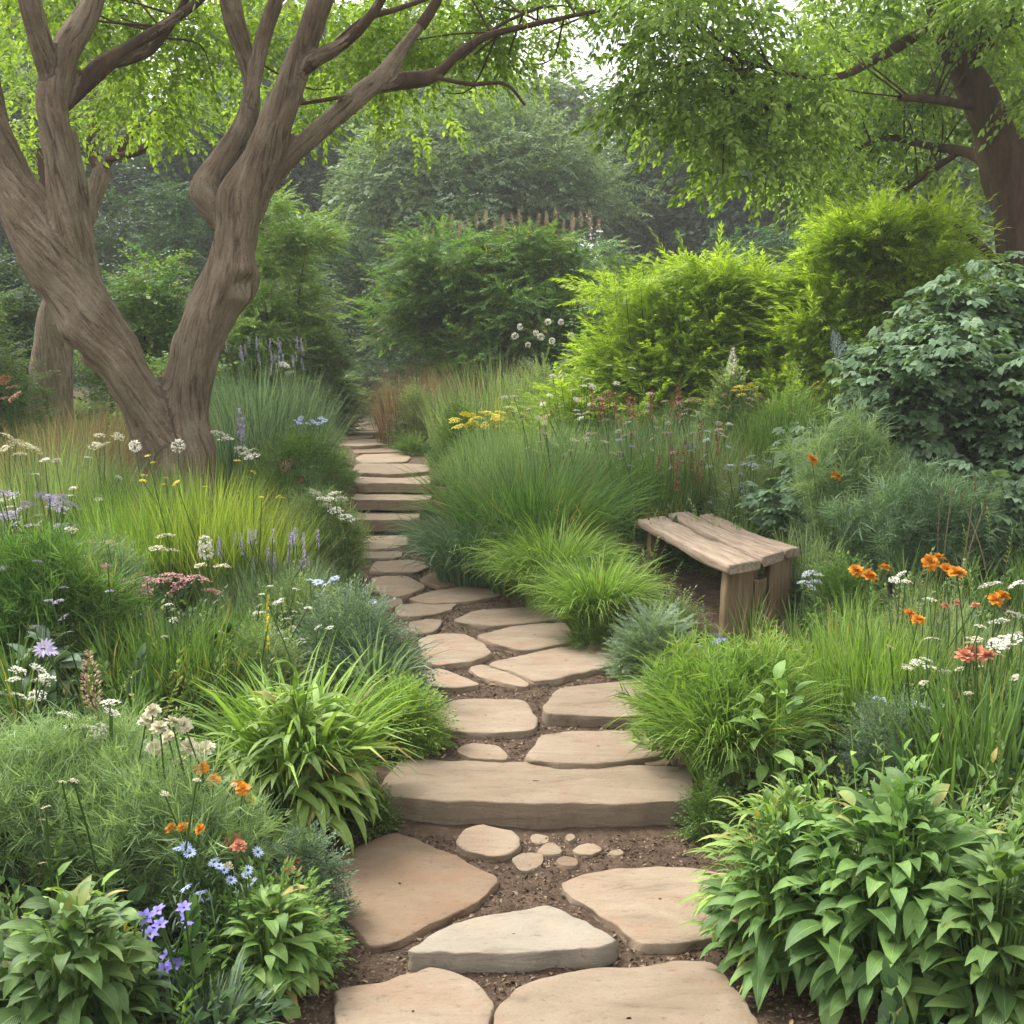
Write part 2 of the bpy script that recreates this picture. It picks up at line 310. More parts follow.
G = {  # foliage palettes
 'green': [(.028, .07, .014), (.06, .135, .024), (.11, .20, .04)],
 'bright': [(.06, .13, .014), (.125, .235, .025), (.20, .32, .05)],
 'lime': [(.10, .17, .012), (.22, .32, .02), (.34, .43, .05)],
 'golden': [(.13, .20, .018), (.22, .31, .03), (.33, .39, .07)],
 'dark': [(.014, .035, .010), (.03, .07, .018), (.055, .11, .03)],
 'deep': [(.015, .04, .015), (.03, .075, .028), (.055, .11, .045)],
 'blue': [(.045, .08, .046), (.095, .15, .09), (.18, .25, .165)],
 'grey': [(.07, .115, .06), (.13, .19, .11), (.21, .27, .18)],
 'sage': [(.06, .11, .035), (.12, .185, .065), (.19, .26, .11)],
 'straw': [(.14, .11, .05), (.24, .19, .09), (.34, .28, .16)],
 'rust': [(.13, .075, .04), (.22, .13, .08), (.30, .20, .13)],
 'hosta': [(.05, .125, .018), (.10, .21, .03), (.16, .28, .055)],
 'olive': [(.055, .10, .04), (.12, .185, .085), (.19, .26, .135)], 'fresh': [(.035, .085, .014), (.075, .155, .026), (.13, .23, .045)], 'soft': [(.055, .095, .033), (.10, .15, .06), (.15, .205, .095)], 'silverleaf': [(.05, .10, .045), (.10, .17, .085), (.175, .255, .145)],
 'canopy': [(.09, .16, .012), (.17, .26, .02), (.27, .36, .045)],
 'canopy_green': [(.06, .11, .012), (.12, .19, .02), (.20, .28, .045)],
}
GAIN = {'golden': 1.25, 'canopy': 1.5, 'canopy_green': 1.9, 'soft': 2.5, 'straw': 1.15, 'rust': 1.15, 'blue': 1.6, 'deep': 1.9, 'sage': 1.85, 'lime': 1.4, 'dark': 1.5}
WARM = {'green': (1.12, 1.0, .95), 'bright': (1.08, 1.0, 1.0), 'hosta': (1.1, 1., 1.), 'sage': (1.08, 1., 1.)}
def tone(c, k):
    c = [min(.6, v*GAIN.get(k, 1.65)*WARM.get(k, (1, 1, 1))[i]) for i, v in enumerate(c)]; l = .3*c[0]+.6*c[1]+.1*c[2]; d = DESAT.get(k, .13)
    return tuple(v*(1-d)+l*d for v in c)
DESAT = {'canopy': .08, 'canopy_green': .1, 'soft': .12, 'lime': .06, 'bright': .14, 'fresh': .12, 'hosta': .13, 'blue': .1, 'grey': .08, 'straw': .05, 'rust': .25, 'deep': .1, 'olive': .1}
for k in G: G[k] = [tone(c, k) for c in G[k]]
for k, c in G.items(): M[k] = leafmat(k+' foliage', c, .45 if k in ('canopy', 'lime', 'canopy_green', 'golden') else .33, old=(.38, .30, .10) if k in ('green', 'bright', 'sage', 'hosta', 'fresh') else None)
for k in ('hosta', 'green', 'bright', 'blue', 'fresh'): M[k+'_v'] = leafmat(k+' veined leaves', G[k], .3, .48, .35, old=(.38, .30, .10), veins=True)
M['orange'] = plain('orange petals', (.68, .27, .02), trans=.2)
M['salmon'] = plain('salmon petals', (.60, .25, .15), trans=.2)
M['coral'] = plain('coral petals', (.42, .2, .12), trans=.2)
M['white'] = plain('white petals', (.74, .72, .62), trans=.2, var=.12)
M['cream'] = plain('cream petals', (.62, .58, .40), trans=.2, var=.15)
M['violet'] = plain('violet petals', (.24, .20, .62), trans=.2)
M['paleblue'] = plain('pale blue petals', (.38, .44, .66), trans=.2)
M['lilac'] = plain('lilac petals', (.42, .36, .52), trans=.2)
M['pink'] = plain('dusty pink petals', (.40, .21, .20), trans=.2)
M['blush'] = plain('blush petals', (.55, .38, .32), trans=.2)
M['yellow'] = plain('yellow petals', (.72, .60, .04), trans=.2)
M['brown'] = plain('brown seed', (.16, .09, .045), trans=0)
M['tan'] = plain('tan seed', (.40, .29, .18), trans=.1)
M['red'] = plain('dull red petals', (.30, .08, .06), trans=.1)
M['silver'] = plain('silver blue flowers', (.42, .47, .52), trans=.2)
M['stem'] = leafmat('green stem', [(.05, .10, .02), (.09, .16, .04)], .15)
M['drystem'] = leafmat('dry stem', [(.15, .11, .06), (.26, .20, .12)], .1)
# ------------------------------------------------------------------ ground sheet
xs = np.unique(np.concatenate([np.linspace(-400, -30, 20), np.linspace(-30, -6, 49), np.linspace(-6, 5, 276), np.linspace(5, 30, 51), np.linspace(30, 400, 20)]))
ys = np.unique(np.concatenate([np.linspace(-60, 0, 20), np.linspace(0, 1.6, 17), np.linspace(1.6, 16, 481), np.linspace(16, 32, 160), np.linspace(32, 90, 59), np.linspace(90, 600, 30)]))
X, Y = np.meshgrid(xs, ys)
Z = ground(X, Y)
V = np.stack([X, Y, Z], -1).reshape(-1, 3); nx = len(xs); i = np.arange(len(V)).reshape(len(ys), nx)
F = np.stack([i[:-1, :-1], i[:-1, 1:], i[1:, 1:], i[1:, :-1]], -1).reshape(-1, 4)
go = mesh('ground', V, F, M['soil']); go['kind'] = 'structure'
# ------------------------------------------------------------------ flagstones
def chaikin(P, it=2):
    for _ in range(it):
        Q = np.roll(P, -1, 0); P = np.stack([.87*P+.13*Q, .13*P+.87*Q], 1).reshape(-1, P.shape[1])
    return P
def resample(P, step):
    Q = np.concatenate([P, P[:1]]); d = np.r_[0, np.cumsum(np.linalg.norm(np.diff(Q, axis=0), axis=1))]
    n = max(14, int(d[-1]/step)); s = np.linspace(0, d[-1], n, endpoint=False)
    return np.stack([np.interp(s, d, Q[:, k]) for k in range(Q.shape[1])], 1)
def stone_mesh(P2, z, thick, seed, tilt=(0, 0)):
    """outline (n,2) in world XY, flat top at z; rough broken sides"""
    rng = np.random.default_rng(seed)
    P = resample(chaikin(np.asarray(P2, float), 2 if len(P2) < 9 else 1), .02)
    if np.sum(P[:, 0]*np.roll(P[:, 1], -1)-np.roll(P[:, 0], -1)*P[:, 1]) < 0: P = P[::-1]
    c = P.mean(0); n = len(P)
    nrm = np.roll(P, -1, 0)-np.roll(P, 1, 0); nrm = np.stack([nrm[:, 1], -nrm[:, 0]], 1); nrm /= np.linalg.norm(nrm, axis=1)[:, None]+1e-9
    wob = (.009*n2(P[:, 0], P[:, 1], 9, seed*.37)+.006*n2(P[:, 0], P[:, 1], 28, seed*.61)-.014*np.clip(n2(P[:, 0], P[:, 1], 16, seed*.17)-.35, 0, 1))[:, None]
    rad0 = np.min(np.linalg.norm(P-c, axis=1)); P = P+nrm*(wob*min(1, rad0/.1)+.008*min(1, max(0, rad0-.05)/.08))
    rad = max(.05, np.min(np.linalg.norm(P-c, axis=1)))
    ch = (.003+.006*np.abs(n2(P[:, 0], P[:, 1], 14, seed*.21)))[:, None]*min(1, rad/.12)
    lay = (.012*n2(P[:, 0], P[:, 1], 18, seed*.8))[:, None]
    und = lambda Q: .0035*n2(Q[:, 0], Q[:, 1], 5, seed*.3)+.002*n2(Q[:, 0], Q[:, 1], 17, seed*.5)
    rings = []
    def add(Q, zz): rings.append(np.column_stack([Q, zz]))
    add(P+nrm*.004, np.full(n, z-thick-.05))
    add(P+nrm*(.002+lay*.6), np.full(n, z-thick*.75))
    add(P+nrm*(lay*.8), np.full(n, z-thick*.45))
    add(P-nrm*ch*.15, z-ch[:, 0]*1.1-.001)
    add(P-nrm*ch*.55, z-ch[:, 0]*.35+und(P)*.6)
    Q = P-nrm*ch*1.3; add(Q, z+und(Q))
    for f in (.85, .62, .38, .16):
        Qf = c+(Q-c)*f; add(Qf, z+und(Qf))
    Qf = c+(Q-c)*.02; add(Qf, z+und(Qf)*0+und(c[None])[0])
    V = np.concatenate(rings); k = len(rings); i = np.arange(k*n).reshape(k, n); j = np.roll(i, -1, 1)
    F = np.stack([i[:-1], j[:-1], j[1:], i[1:]], -1).reshape(-1, 4)
    V[:, 2] += (V[:, 0]-c[0])*tilt[0]+(V[:, 1]-c[1])*tilt[1]
    return V, F, c
def flag(pts, label, mat='stone', t=.03, seed=1, name='flagstone', cat='flagstone', zfix=None, thick=None):
    W = np.array([hit(a, b, t) for a, b in pts])
    t *= .8; z = np.median(W[:, 2])-.2*t if zfix is None else zfix
    if zfix is not None:
        W = np.array([ray(a, b)*((zfix-EYE)/ray(a, b)[2]) for a, b in pts])
    else:
        W = np.array([ray(a, b)*((z-EYE)/ray(a, b)[2]) for a, b in pts])
    V, F, c = stone_mesh(W[:, :2], z, thick or (t+.01), seed)
    V[:, :2] -= c
    return tag(mesh(name, V, F, M[mat], loc=(c[0], c[1], 0)), label, cat, 'flagstones of the garden path')
STONES = [
 ([(495,1012),(513,989),(531,979),(600,970),(664,963),(711,961),(727,982),(747,1006),(758,1024),(770,1060),(640,1080),(500,1070),(493,1035)], 'broad tan flagstone cut off by the bottom edge, right of the other', 'stone', .035),
 ([(335,988),(385,983),(402,975),(430,967),(444,969),(472,981),(485,995),(491,1004),(488,1028),(480,1052),(345,1056),(337,1012)], 'tan flagstone with rounded right shoulder at the bottom edge below the brown stone', 'stone', .03),
 ([(408,951),(420,942),(442,927),(490,915),(546,904),(574,915),(615,939),(608,943),(560,949),(513,953),(453,953)], 'palest cream flagstone with a raised broken front face', 'stone_pale', .065),
 ([(318,878),(332,862),(385,834),(398,834),(449,853),(501,878),(470,905),(435,920),(407,936),(385,944),(372,946),(362,932),(335,914),(321,905)], 'largest brown flagstone, pointed to the right, beside the left bed', 'stone_brown', .022),
 ([(560,884),(584,873),(625,869),(664,867),(703,869),(735,880),(748,905),(730,933),(690,941),(645,945),(634,939),(606,917)], 'tan flagstone partly under the big broad leaved clump at right', 'stone', .03),
 ([(455,841),(467,829),(485,825),(513,832),(520,845),(506,855),(485,855),(460,848)], 'small rounded grey tan stone just below the wide step', 'stone', .025),
 ([(526,758),(542,735),(570,731),(620,731),(664,736),(672,746),(659,756),(620,761),(563,763)], 'pale flagstone lying directly behind the wide step on the right', 'stone', .03),
 ([(455,750),(471,742),(499,745),(510,756),(507,761),(470,758)], 'small oval stone behind the wide step on the left', 'stone', .02),
 ([(640,760),(652,756),(668,758),(670,764),(648,765)], 'small flat chip of stone at the back right corner of the wide step', 'stone_brown', .012),
 ([(436,728),(434,712),(452,700),(520,699),(528,704),(537,724),(527,730),(478,732)], 'squarish pale flagstone beside the soft green tuft on the left path edge', 'stone', .03),
 ([(542,713),(556,688),(600,683),(655,678),(672,680),(684,692),(682,712),(620,716)], 'thick trapezoid flagstone with dark front edge near the bench mound', 'stone', .05),
 ([(486,664),(542,650),(612,642),(636,660),(589,671),(554,679),(534,681),(512,671)], 'long flagstone tapering to the left, in front of the ferny mound by the bench', 'stone', .03),
 ([(468,668),(482,664),(508,672),(530,683),(526,687),(508,684),(480,677)], 'thin sliver of stone against the lower edge of the long tapering flagstone', 'stone', .02),
 ([(418,640),(433,634),(464,633),(480,642),(492,652),(472,661),(433,665),(423,655)], 'rounded pale flagstone at left below the half hidden chip', 'stone', .03),
 ([(476,635),(519,625),(566,622),(588,637),(550,646),(523,650),(495,643)], 'lens shaped flagstone below the right fern, in the middle of the bend', 'stone', .03),
 ([(453,621),(472,611),(519,607),(558,607),(568,617),(534,622),(487,626)], 'broad low flagstone just below the lime fern clump', 'stone', .03),
 ([(406,599),(429,592),(464,586),(495,588),(502,595),(472,601),(433,603)], 'lens shaped flagstone below the big arching grass', 'stone', .025),
 ([(394,606),(420,602),(457,603),(450,609),(429,615),(400,616)], 'narrow tan flagstone overhung by the blue green mound', 'stone', .025),
 ([(360,603),(385,596),(400,598),(402,603),(390,607),(365,609)], 'chip of stone half hidden by the blue green mound on the left', 'stone', .02),
 ([(368,590),(374,577),(405,575),(428,587),(398,597)], 'wedge shaped flagstone at left below the steps', 'stone', .025),
 ([(419,579),(433,571),(468,571),(474,580),(441,588)], 'darker flagstone touching the foot of the arching grass', 'stone_brown', .022),
 ([(370,572),(375,561),(409,560),(434,564),(417,572)], 'wide thin flagstone two rows below the lowest step', 'stone', .025),
 ([(346,558),(352,552),(402,551),(402,557)], 'narrow strip of stone one row below the lowest step', 'stone', .025),
 ([(345,548),(350,536),(406,535),(408,545),(380,549)], 'flagstone at the foot of the lowest step', 'stone', .025),
 ([(425,672),(440,668),(482,684),(458,688),(428,685)], 'triangular pale flagstone tucked against the left bed edge', 'stone', .025),
 ([(408,622),(428,618),(443,620),(434,632),(412,633)], 'small flagstone peeping out from the left bed below the narrow stone', 'stone', .02),
 ([(355,458),(368,452),(400,453),(412,457),(405,462),(362,463)], 'thin flagstone row just above the upper landing slab', 'stone', .02),
 ([(352,450),(375,446),(398,448),(400,452),(356,453)], 'reddish thin flagstone below the far tread', 'stone_brown', .02),
 ([(338,437),(345,433),(372,433),(374,437),(345,439)], 'far flagstone just above the far tread', 'stone', .03),
 ([(336,428),(342,424),(362,424),(364,428),(345,430)], 'far narrow flagstone second from the top of the path', 'stone', .03),
 ([(334,418),(338,412),(358,412),(360,417),(345,420)], 'farthest flagstone where the path vanishes behind the red tinged bank', 'stone', .03),
]
for k, (p, l, m, t) in enumerate(STONES): flag(p, l, m, t, seed=k+3)
PEB = [(527,860,18,10,'blunt pebble, largest of the cluster below the wide step'),(540,838,11,6,'round pebble nearest the small rounded stone'),(550,849,13,7,'angular pebble in the middle of the pebble cluster'),
       (570,837,6,4,'tiniest pebble of the cluster below the wide step'),(588,849,15,7,'oval pebble at the right end of the pebble cluster'),(567,861,13,6,'flat brownish pebble low in the pebble cluster'),(617,852,9,4,'half buried pebble lying alone right of the cluster')]
for k, (x, y, a, b, l) in enumerate(PEB):
    rng = np.random.default_rng(k+50); an = np.sort(rng.uniform(0, 2*np.pi, 9)) if k else np.linspace(0, 6.28, 8)[:-1]
    an = np.linspace(0, 2*np.pi, 8, endpoint=False)+rng.normal(0, .18, 8); rr = rng.uniform(.85, 1.1, 8)
    flag([(x+a*q*math.cos(t), y+b*q*math.sin(t)) for t, q in zip(an, rr)], l, 'stone' if k != 5 else 'stone_brown', .011, seed=90+k, name='pebble', cat='pebble')
# step slabs: outline in photo, top height, thickness
def slab(pts, z, thick, label, mat, seed):
    return flag(pts, label, mat, seed=seed, name='step_slab', cat='step', zfix=z, thick=thick)
slab([(374,795),(385,778),(401,760),(478,761),(570,763),(664,766),(690,768),(691,786),(690,799),(600,803),(520,802),(440,799)], zp(STEP_Y)+.088, .075, 'wide thick stone step slab spanning the whole path', 'stone', 201)
slab([(344,519),(347,510),(420,510),(418,519),(380,520)], .335, .05, 'lowest stone tread of the three steps beside the arching grass', 'stone', 202)
slab([(352,499.5),(356,493),(432,493),(430,500),(395,500)], .455, .045, 'middle stone tread of the three steps beside the arching grass', 'stone', 203)
slab([(354,483),(358,474.5),(430,475),(430,484),(400,483)], .56, .04, 'top stone tread of the three steps beside the arching grass', 'stone', 204)
slab([(352,472),(357,463),(428,464),(430,471),(395,474)], .60, .03, 'upper landing slab just above the three steps', 'stone', 205)
slab([(338,445),(343,439),(382,439),(392,441),(390,444),(360,446)], .665, .04, 'far stone tread lying across the path beyond the landing slab', 'stone', 206)
# risers under the three treads: rough stone blocks set back from the tread edge
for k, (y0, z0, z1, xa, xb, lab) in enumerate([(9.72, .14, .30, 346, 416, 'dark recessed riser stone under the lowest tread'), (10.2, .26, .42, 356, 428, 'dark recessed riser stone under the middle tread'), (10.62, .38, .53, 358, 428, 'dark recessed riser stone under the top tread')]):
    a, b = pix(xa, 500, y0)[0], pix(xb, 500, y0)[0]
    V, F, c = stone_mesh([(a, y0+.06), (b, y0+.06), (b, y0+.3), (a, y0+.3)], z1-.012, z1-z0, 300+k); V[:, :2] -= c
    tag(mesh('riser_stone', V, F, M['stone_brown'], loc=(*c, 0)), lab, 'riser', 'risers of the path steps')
# mulch chips
rng = np.random.default_rng(7)
n = 60000; yy = 1.9+rng.uniform(0, 1, n)**1.7*8.0; xx = PC(yy)+rng.uniform(-1.15, 1.15, n)*(PH(yy)+.12)
a = rng.uniform(0, 6.28, n); s = rng.uniform(.004, .0135, n)*(.8+.05*yy)
zz = ground(xx, yy)-.05*((yy > STEP_Y-.12) & (yy < STEP_Y+.42))
V, F = strips(np.stack([xx, yy, zz+.001], 1), a, rng.uniform(-.1, .8, n), s*1.7, s*rng.uniform(.5, 1, n), rng.uniform(.2, 1.2, n), 2, ovate, .3, rng.normal(0, .7, n))
ch = mesh('mulch', V, F, M['chip'], smooth=False); ch['kind'] = 'stuff'
n = 90; yy = 1.9+rng.uniform(0, 1, n)**1.4*6; xx = PC(yy)+rng.uniform(-1.05, 1.05, n)*PH(yy); sz = rng.uniform(.018, .05, n)
V, F = strips(np.stack([xx, yy, ground(xx, yy)+.004], 1), rng.uniform(0, 6.28, n), rng.uniform(0, .35, n), sz, sz*rng.uniform(.12, .5, n), rng.uniform(.2, .9, n), 4, ovate, .35, rng.normal(0, .3, n))
fl_ = mesh('fallen_leaves', V, F, M['litter']); fl_['kind'] = 'stuff'
# ------------------------------------------------------------------ bench
zs = .60
def onz(px, py, z): d = ray(px, py); return d*((z-EYE)/d[2])
A = onz(637, 519, zs); B = onz(728, 566, zs); C_ = onz(800, 546, zs)
A, B, C_ = A[:2], B[:2], C_[:2]
ax = B-A; LEN = np.linalg.norm(ax); ax /= LEN; per = np.array([-ax[1], ax[0]])
if np.dot(per, C_-B) < 0: per = -per
DEP = abs(np.dot(C_-B, per)); SKEW = .9*np.dot(C_-B, ax)/DEP
bz = g1(*(A+B)/2+0*per)-.02
rzb = math.atan2(ax[1], ax[0]); org = A
side = 1 if np.dot(per, [-ax[1], ax[0]]) > 0 else -1
bench = thing('garden_bench', 'rustic wooden garden bench of weathered planks on slab legs', 'bench', (A[0], A[1], bz), rz=rzb)
def plank(x0, x1, y0, y1, z0, z1, seed, wav=.012, axis=0, skew=(0, 0), sag=.0):
    """worn board: long axis x (axis 0) or z (axis 2), irregular edges, rounded arrises"""
    n = 40; rng = np.random.default_rng(seed)
    t = np.linspace(0, 1, n); L0, L1 = (x0, x1) if axis == 0 else (z0, z1)
    a0, a1 = (y0, y1); b0, b1 = (z0, z1) if axis == 0 else (x0, x1)
    l = L0+(L1-L0)*t
    ea = wav*(n2(l, l*0, 3.1, seed)+.5*n2(l, l*0, 11, seed+.5)); eb = wav*(n2(l, l*0, 2.7, seed+2.)+.5*n2(l, l*0, 12, seed+3.5))
    za = wav*.35*n2(l, l*0, 3, seed+5.); zb_ = wav*.35*n2(l, l*0, 3, seed+7.)
    rc = .008
    rows = []
    for q in range(n):
        A0, A1, B0, B1 = a0+ea[q], a1+eb[q], b0+za[q], b1+zb_[q]
        e = 1.0
        sec = [(A0+rc, B0), (A0, B0+rc), (A0, (B0+B1)/2), (A0+.002, B1-rc), (A0+rc, B1), (A0*.75+A1*.25, B1-.001), ((A0+A1)/2, B1+.001), (A0*.25+A1*.75, B1-.001), (A1-rc, B1), (A1-.002, B1-rc), (A1, (B0+B1)/2), (A1, B0+rc), (A1-rc, B0), ((A0+A1)/2, B0)]
        rows.append(sec)
    S = np.array(rows); m = S.shape[1]
    lx = np.repeat(l[:, None], m, 1)
    # skewed, slightly ragged ends
    frac = (S[..., 0]-a0)/(a1-a0+1e-9); wend = np.clip(1-np.abs(t[:, None]-0)*n/6, 0, 1); wend1 = np.clip(1-np.abs(t[:, None]-1)*n/6, 0, 1)
    lx = lx+wend*(skew[0]*frac+.006*n2(S[..., 0], S[..., 1], 30, seed+9.))+wend1*(skew[1]*frac+.006*n2(S[..., 0], S[..., 1], 30, seed+8.))
    if axis == 0:
        V = np.stack([lx, S[..., 0], S[..., 1]+sag*np.sin(np.pi*t)[:, None]], -1)
    else: V = np.stack([S[..., 1], S[..., 0], lx], -1)
    # end caps: shrunk rings
    c0, c1 = V[:1].mean(1, keepdims=True), V[-1:].mean(1, keepdims=True)
    V = np.concatenate([c0+(V[:1]-c0)*.02, c0+(V[:1]-c0)*.9, V, c1+(V[-1:]-c1)*.9, c1+(V[-1:]-c1)*.02])
    k = len(V); i = np.arange(k*m).reshape(k, m); j = np.roll(i, -1, 1)
    F = np.stack([i[:-1], j[:-1], j[1:], i[1:]], -1).reshape(-1, 4)
    if axis == 0: F = F[:, ::-1]
    V = V.reshape(-1, 3); V[:, 0] += SKEW*V[:, 1]; V[:, 1] *= side
    return V, F
H = zs-bz
d3 = DEP
mesh('seat_plank', *plank(0, LEN, 0, d3*.37, H-.052, H, 11, .013, sag=-.008, skew=(.02, .05)), M['wood'], bench)
mesh('seat_plank', *plank(.03, LEN+.02, d3*.425, d3*.73, H-.05, H+.006, 12, .010, sag=-.014, skew=(.03, -.03)), M['wood'], bench)
mesh('seat_plank', *plank(.25, LEN-.05, d3*.785, d3*1.0, H-.052, H-.004, 13, .014, sag=-.02, skew=(.0, .02)), M['wood'], bench)
mesh('leg', *plank(LEN-.20, LEN-.10, d3*.05, d3*.40, -.06, H-.05, 21, .012, 2), M['wood_leg'], bench)
mesh('leg', *plank(LEN-.19, LEN-.11, d3*.60, d3*.94, -.06, H-.05, 22, .014, 2), M['wood_leg'], bench)
mesh('leg', *plank(.14, .24, d3*.06, d3*.46, -.06, H-.05, 23, .012, 2), M['wood_leg'], bench)
mesh('leg', *plank(.15, .23, d3*.55, d3*.92, -.06, H-.05, 24, .012, 2), M['wood_leg'], bench)
mesh('cross_rail', *plank(.24, LEN-.19, d3*.44, d3*.54, H-.17, H-.05, 25, .008), M['wood_leg'], bench)
mesh('brace', *plank(LEN-.205, LEN-.105, d3*.44, d3*.58, H-.30, H-.15, 26, .015, 2), M['wood_leg'], bench)
# ------------------------------------------------------------------ templates
def T_spray(n=7, ll=.16, lw=.07, droop=.5, prof=ovate, fold=.25, seed=0, twig=True, ns=3):
    """a twig of unit length along +x with paired leaves"""
    rng = np.random.default_rng(seed); P = []
    t = np.repeat(np.linspace(.12, 1, n), 2); sgn = np.tile([1, -1], n)
    b = np.stack([t, 0*t, -droop*.25*t*t], 1)
    az = sgn*(R(58)-t*R(35))+rng.normal(0, .18, 2*n)
    P.append(strips(b, az, rng.normal(.05, .2, 2*n)-droop*t*.4, ll*(1.05-.35*t)*rng.uniform(.8, 1.15, 2*n), lw*(1.05-.3*t), .5*droop+.2, ns, prof, fold))
    P.append(strips([[1, 0, -droop*.25]], [0], [-.2], [ll], [lw], [.4], ns, prof, fold))
    if twig: P.append(strips([[0, 0, 0]], [0], [0.02], [1.0], [.012], [droop*.5], 3, lambda t: 1-t*.6, .5))
    return cat_(P) 
def T_palm(seed=0, lobes=5, ll=.55, lw=.34):
    rng = np.random.default_rng(seed); a = np.linspace(-1.45, 1.45, lobes); k = np.cos(a*.62)
    b = np.zeros((lobes, 3)); b[:, 2] = .006*np.arange(lobes); b[:, 0] = .04*np.cos(a); b[:, 1] = .04*np.sin(a)
    return strips(b, a, .12+rng.normal(0, .05, lobes), ll*k+.12, lw*(.75+.25*k), .75, 4, lambda t: np.sin(np.pi*np.clip(t, 0, 1)**.75)**.75+.012, .18)
SPRAY = T_spray(); SPRAY_FINE = T_spray(11, .13, .034, .5, lance, .2, 1); SPRAY_BROAD = T_spray(5, .34, .18, .6, ovate, .25, 2)
SPRAY_DROOP = T_spray(8, .2, .085, 1.1, ovate, .2, 3); SPRAY_FERN = T_spray(16, .2, .034, .45, lance, .1, 4); SPRAY_HERB = T_spray(6, .22, .06, .3, lance, .2, 5)
FERN_FAR = T_spray(12, .24, .05, .45, lance, 0, 4, True, 2); FINE = T_spray(9, .16, .045, .5, lance, 0, 1, True, 2); SPRAY_FAR = T_spray(6, .2, .1, .5, ovate, 0, 6, False, 2); DROOP = T_spray(7, .22, .095, 1.1, ovate, 0, 3, False, 3)
PALM = T_palm(); PALM3 = T_palm(1, 5, .6, .26); LEAF = strips([[0, 0, 0]], [0], [.1], [1], [.42], [.7], 4, ovate, .25)
LEAFLET3 = cat_([strips([[0, 0, 0]]*3, [-.8, 0, .8], [.05, .1, 0.], [.8, 1, .8], [.36, .42, .36], [.6, .7, .6], 3, ovate, .2)])
def sphere_dirs(n, rng, zmin=-1.):
    z = rng.uniform(zmin, 1, n); a = rng.uniform(0, 2*np.pi, n); r = np.sqrt(1-z*z); return np.stack([r*np.cos(a), r*np.sin(a), z], 1)
# ------------------------------------------------------------------ herbaceous builders (all return V,F about a base at the origin)
def k_grass(w, h, seed, n=500, bw=.007, r0=.28, up=.75, bend=(.5, 1.7), nseg=5):
    """clump: blades from a tight base, fanning to width w and height h"""
    rng = np.random.default_rng(seed); rr = np.sqrt(rng.uniform(0, 1, n)); a = rng.uniform(0, 2*np.pi, n)
    base = np.stack([rr*np.cos(a)*w*r0*.5, rr*np.sin(a)*w*r0*.5*.8, -0.01+0*a], 1)
    az = a+rng.normal(0, .5, n); lean = rr*rng.uniform(.5, 1, n)*math.atan2(w*.5, h)*1.0
    el = np.pi/2-lean*(1.05-up*.5); L = h*rng.uniform(.55, 1.12, n)/np.maximum(.55, np.cos(lean*.7)); b = rng.uniform(*bend, n)*(.35+.65*rr)
    L = L*(1+.28*n2(np.cos(az)*1.5, np.sin(az)*1.5, 1.6, seed*1.3)); az = az+.35*n2(base[:, 0], base[:, 1], 6/w, seed*.7)
    return strips(base, az, el, L, bw*rng.uniform(.6, 1.25, n), b, nseg, blade, .35, rng.normal(0, .5, n), 1.6)
def k_stand(w, d, h, seed, n=600, bw=.006, bend=(.05, .6), lean=.16, hj=.35, nseg=4):
    """broad stand of upright stems / blades over an elliptical footprint"""
    rng = np.random.default_rng(seed); rr = np.sqrt(rng.uniform(0, 1, n)); a = rng.uniform(0, 2*np.pi, n)
    x, y = rr*np.cos(a)*w/2, rr*np.sin(a)*d/2
    base = np.stack([x, y, -.02+0*x], 1)
    L = h*(1-hj*rng.uniform(0, 1, n)**1.5)*(1-.35*rr**3)*(1+.22*n2(x, y, 3.2/w, seed*.9))
    a = a+1.2*n2(x, y, 4/w, seed*.4)
    return strips(base, a+rng.normal(0, .9, n), np.pi/2-np.abs(rng.normal(0, lean, n))-rr**2*lean, L, bw*rng.uniform(.6, 1.3, n), rng.uniform(*bend, n), nseg, blade, .3, rng.normal(0, .5, n), 1.8)
def k_hosta(w, h, seed, n=160, ll=.17, lw=.06, layers=1., droop=1.4, prof=ovate, fold=.22, stem=True):
    """leafy clump: petioles fan out of the crown, leaf blades arch over"""
    rng = np.random.default_rng(seed); u = rng.uniform(0, 1, n)**.7; a = rng.uniform(0, 2*np.pi, n)
    th = u*R(82)                                       # polar angle of the leaf on the dome
    rad = rng.uniform(.72, 1., n)
    tip = np.stack([np.sin(th)*np.cos(a)*w*.42*rad, np.sin(th)*np.sin(a)*w*.42*rad, (np.cos(th)*.80+.10)*h*rad+rng.normal(0, .03, n)*h], 1)
    sz = rng.uniform(.55, 1.25, n)*(.75+.4*u)
    el = R(62)-u*R(60)+rng.normal(0, .22, n); az = a+rng.normal(0, .35, n)
    lv = strips(tip-np.stack([np.cos(az), np.sin(az), .3+0*az], 1)*(ll*.35*sz)[:, None], az, el, ll*sz, lw*sz, droop*rng.uniform(.5, 1.1, n), 6, prof, fold, rng.normal(0, .3, n))
    if not stem: return lv
    foot = np.stack([rng.normal(0, .05*w, n), rng.normal(0, .05*w, n), np.full(n, -.02)], 1); k = tip-np.stack([np.cos(az), np.sin(az), .3+0*az], 1)*(ll*.35*sz)[:, None]
    d = k-foot; L = np.linalg.norm(d, axis=1)
    st = strips(foot, np.arctan2(d[:, 1], d[:, 0]), np.arcsin(np.clip(d[:, 2]/L, -1, 1)), L, .006+0*L, 0*L, 2, lambda t: 1-.4*t, .5)
    return cat_([lv, st])
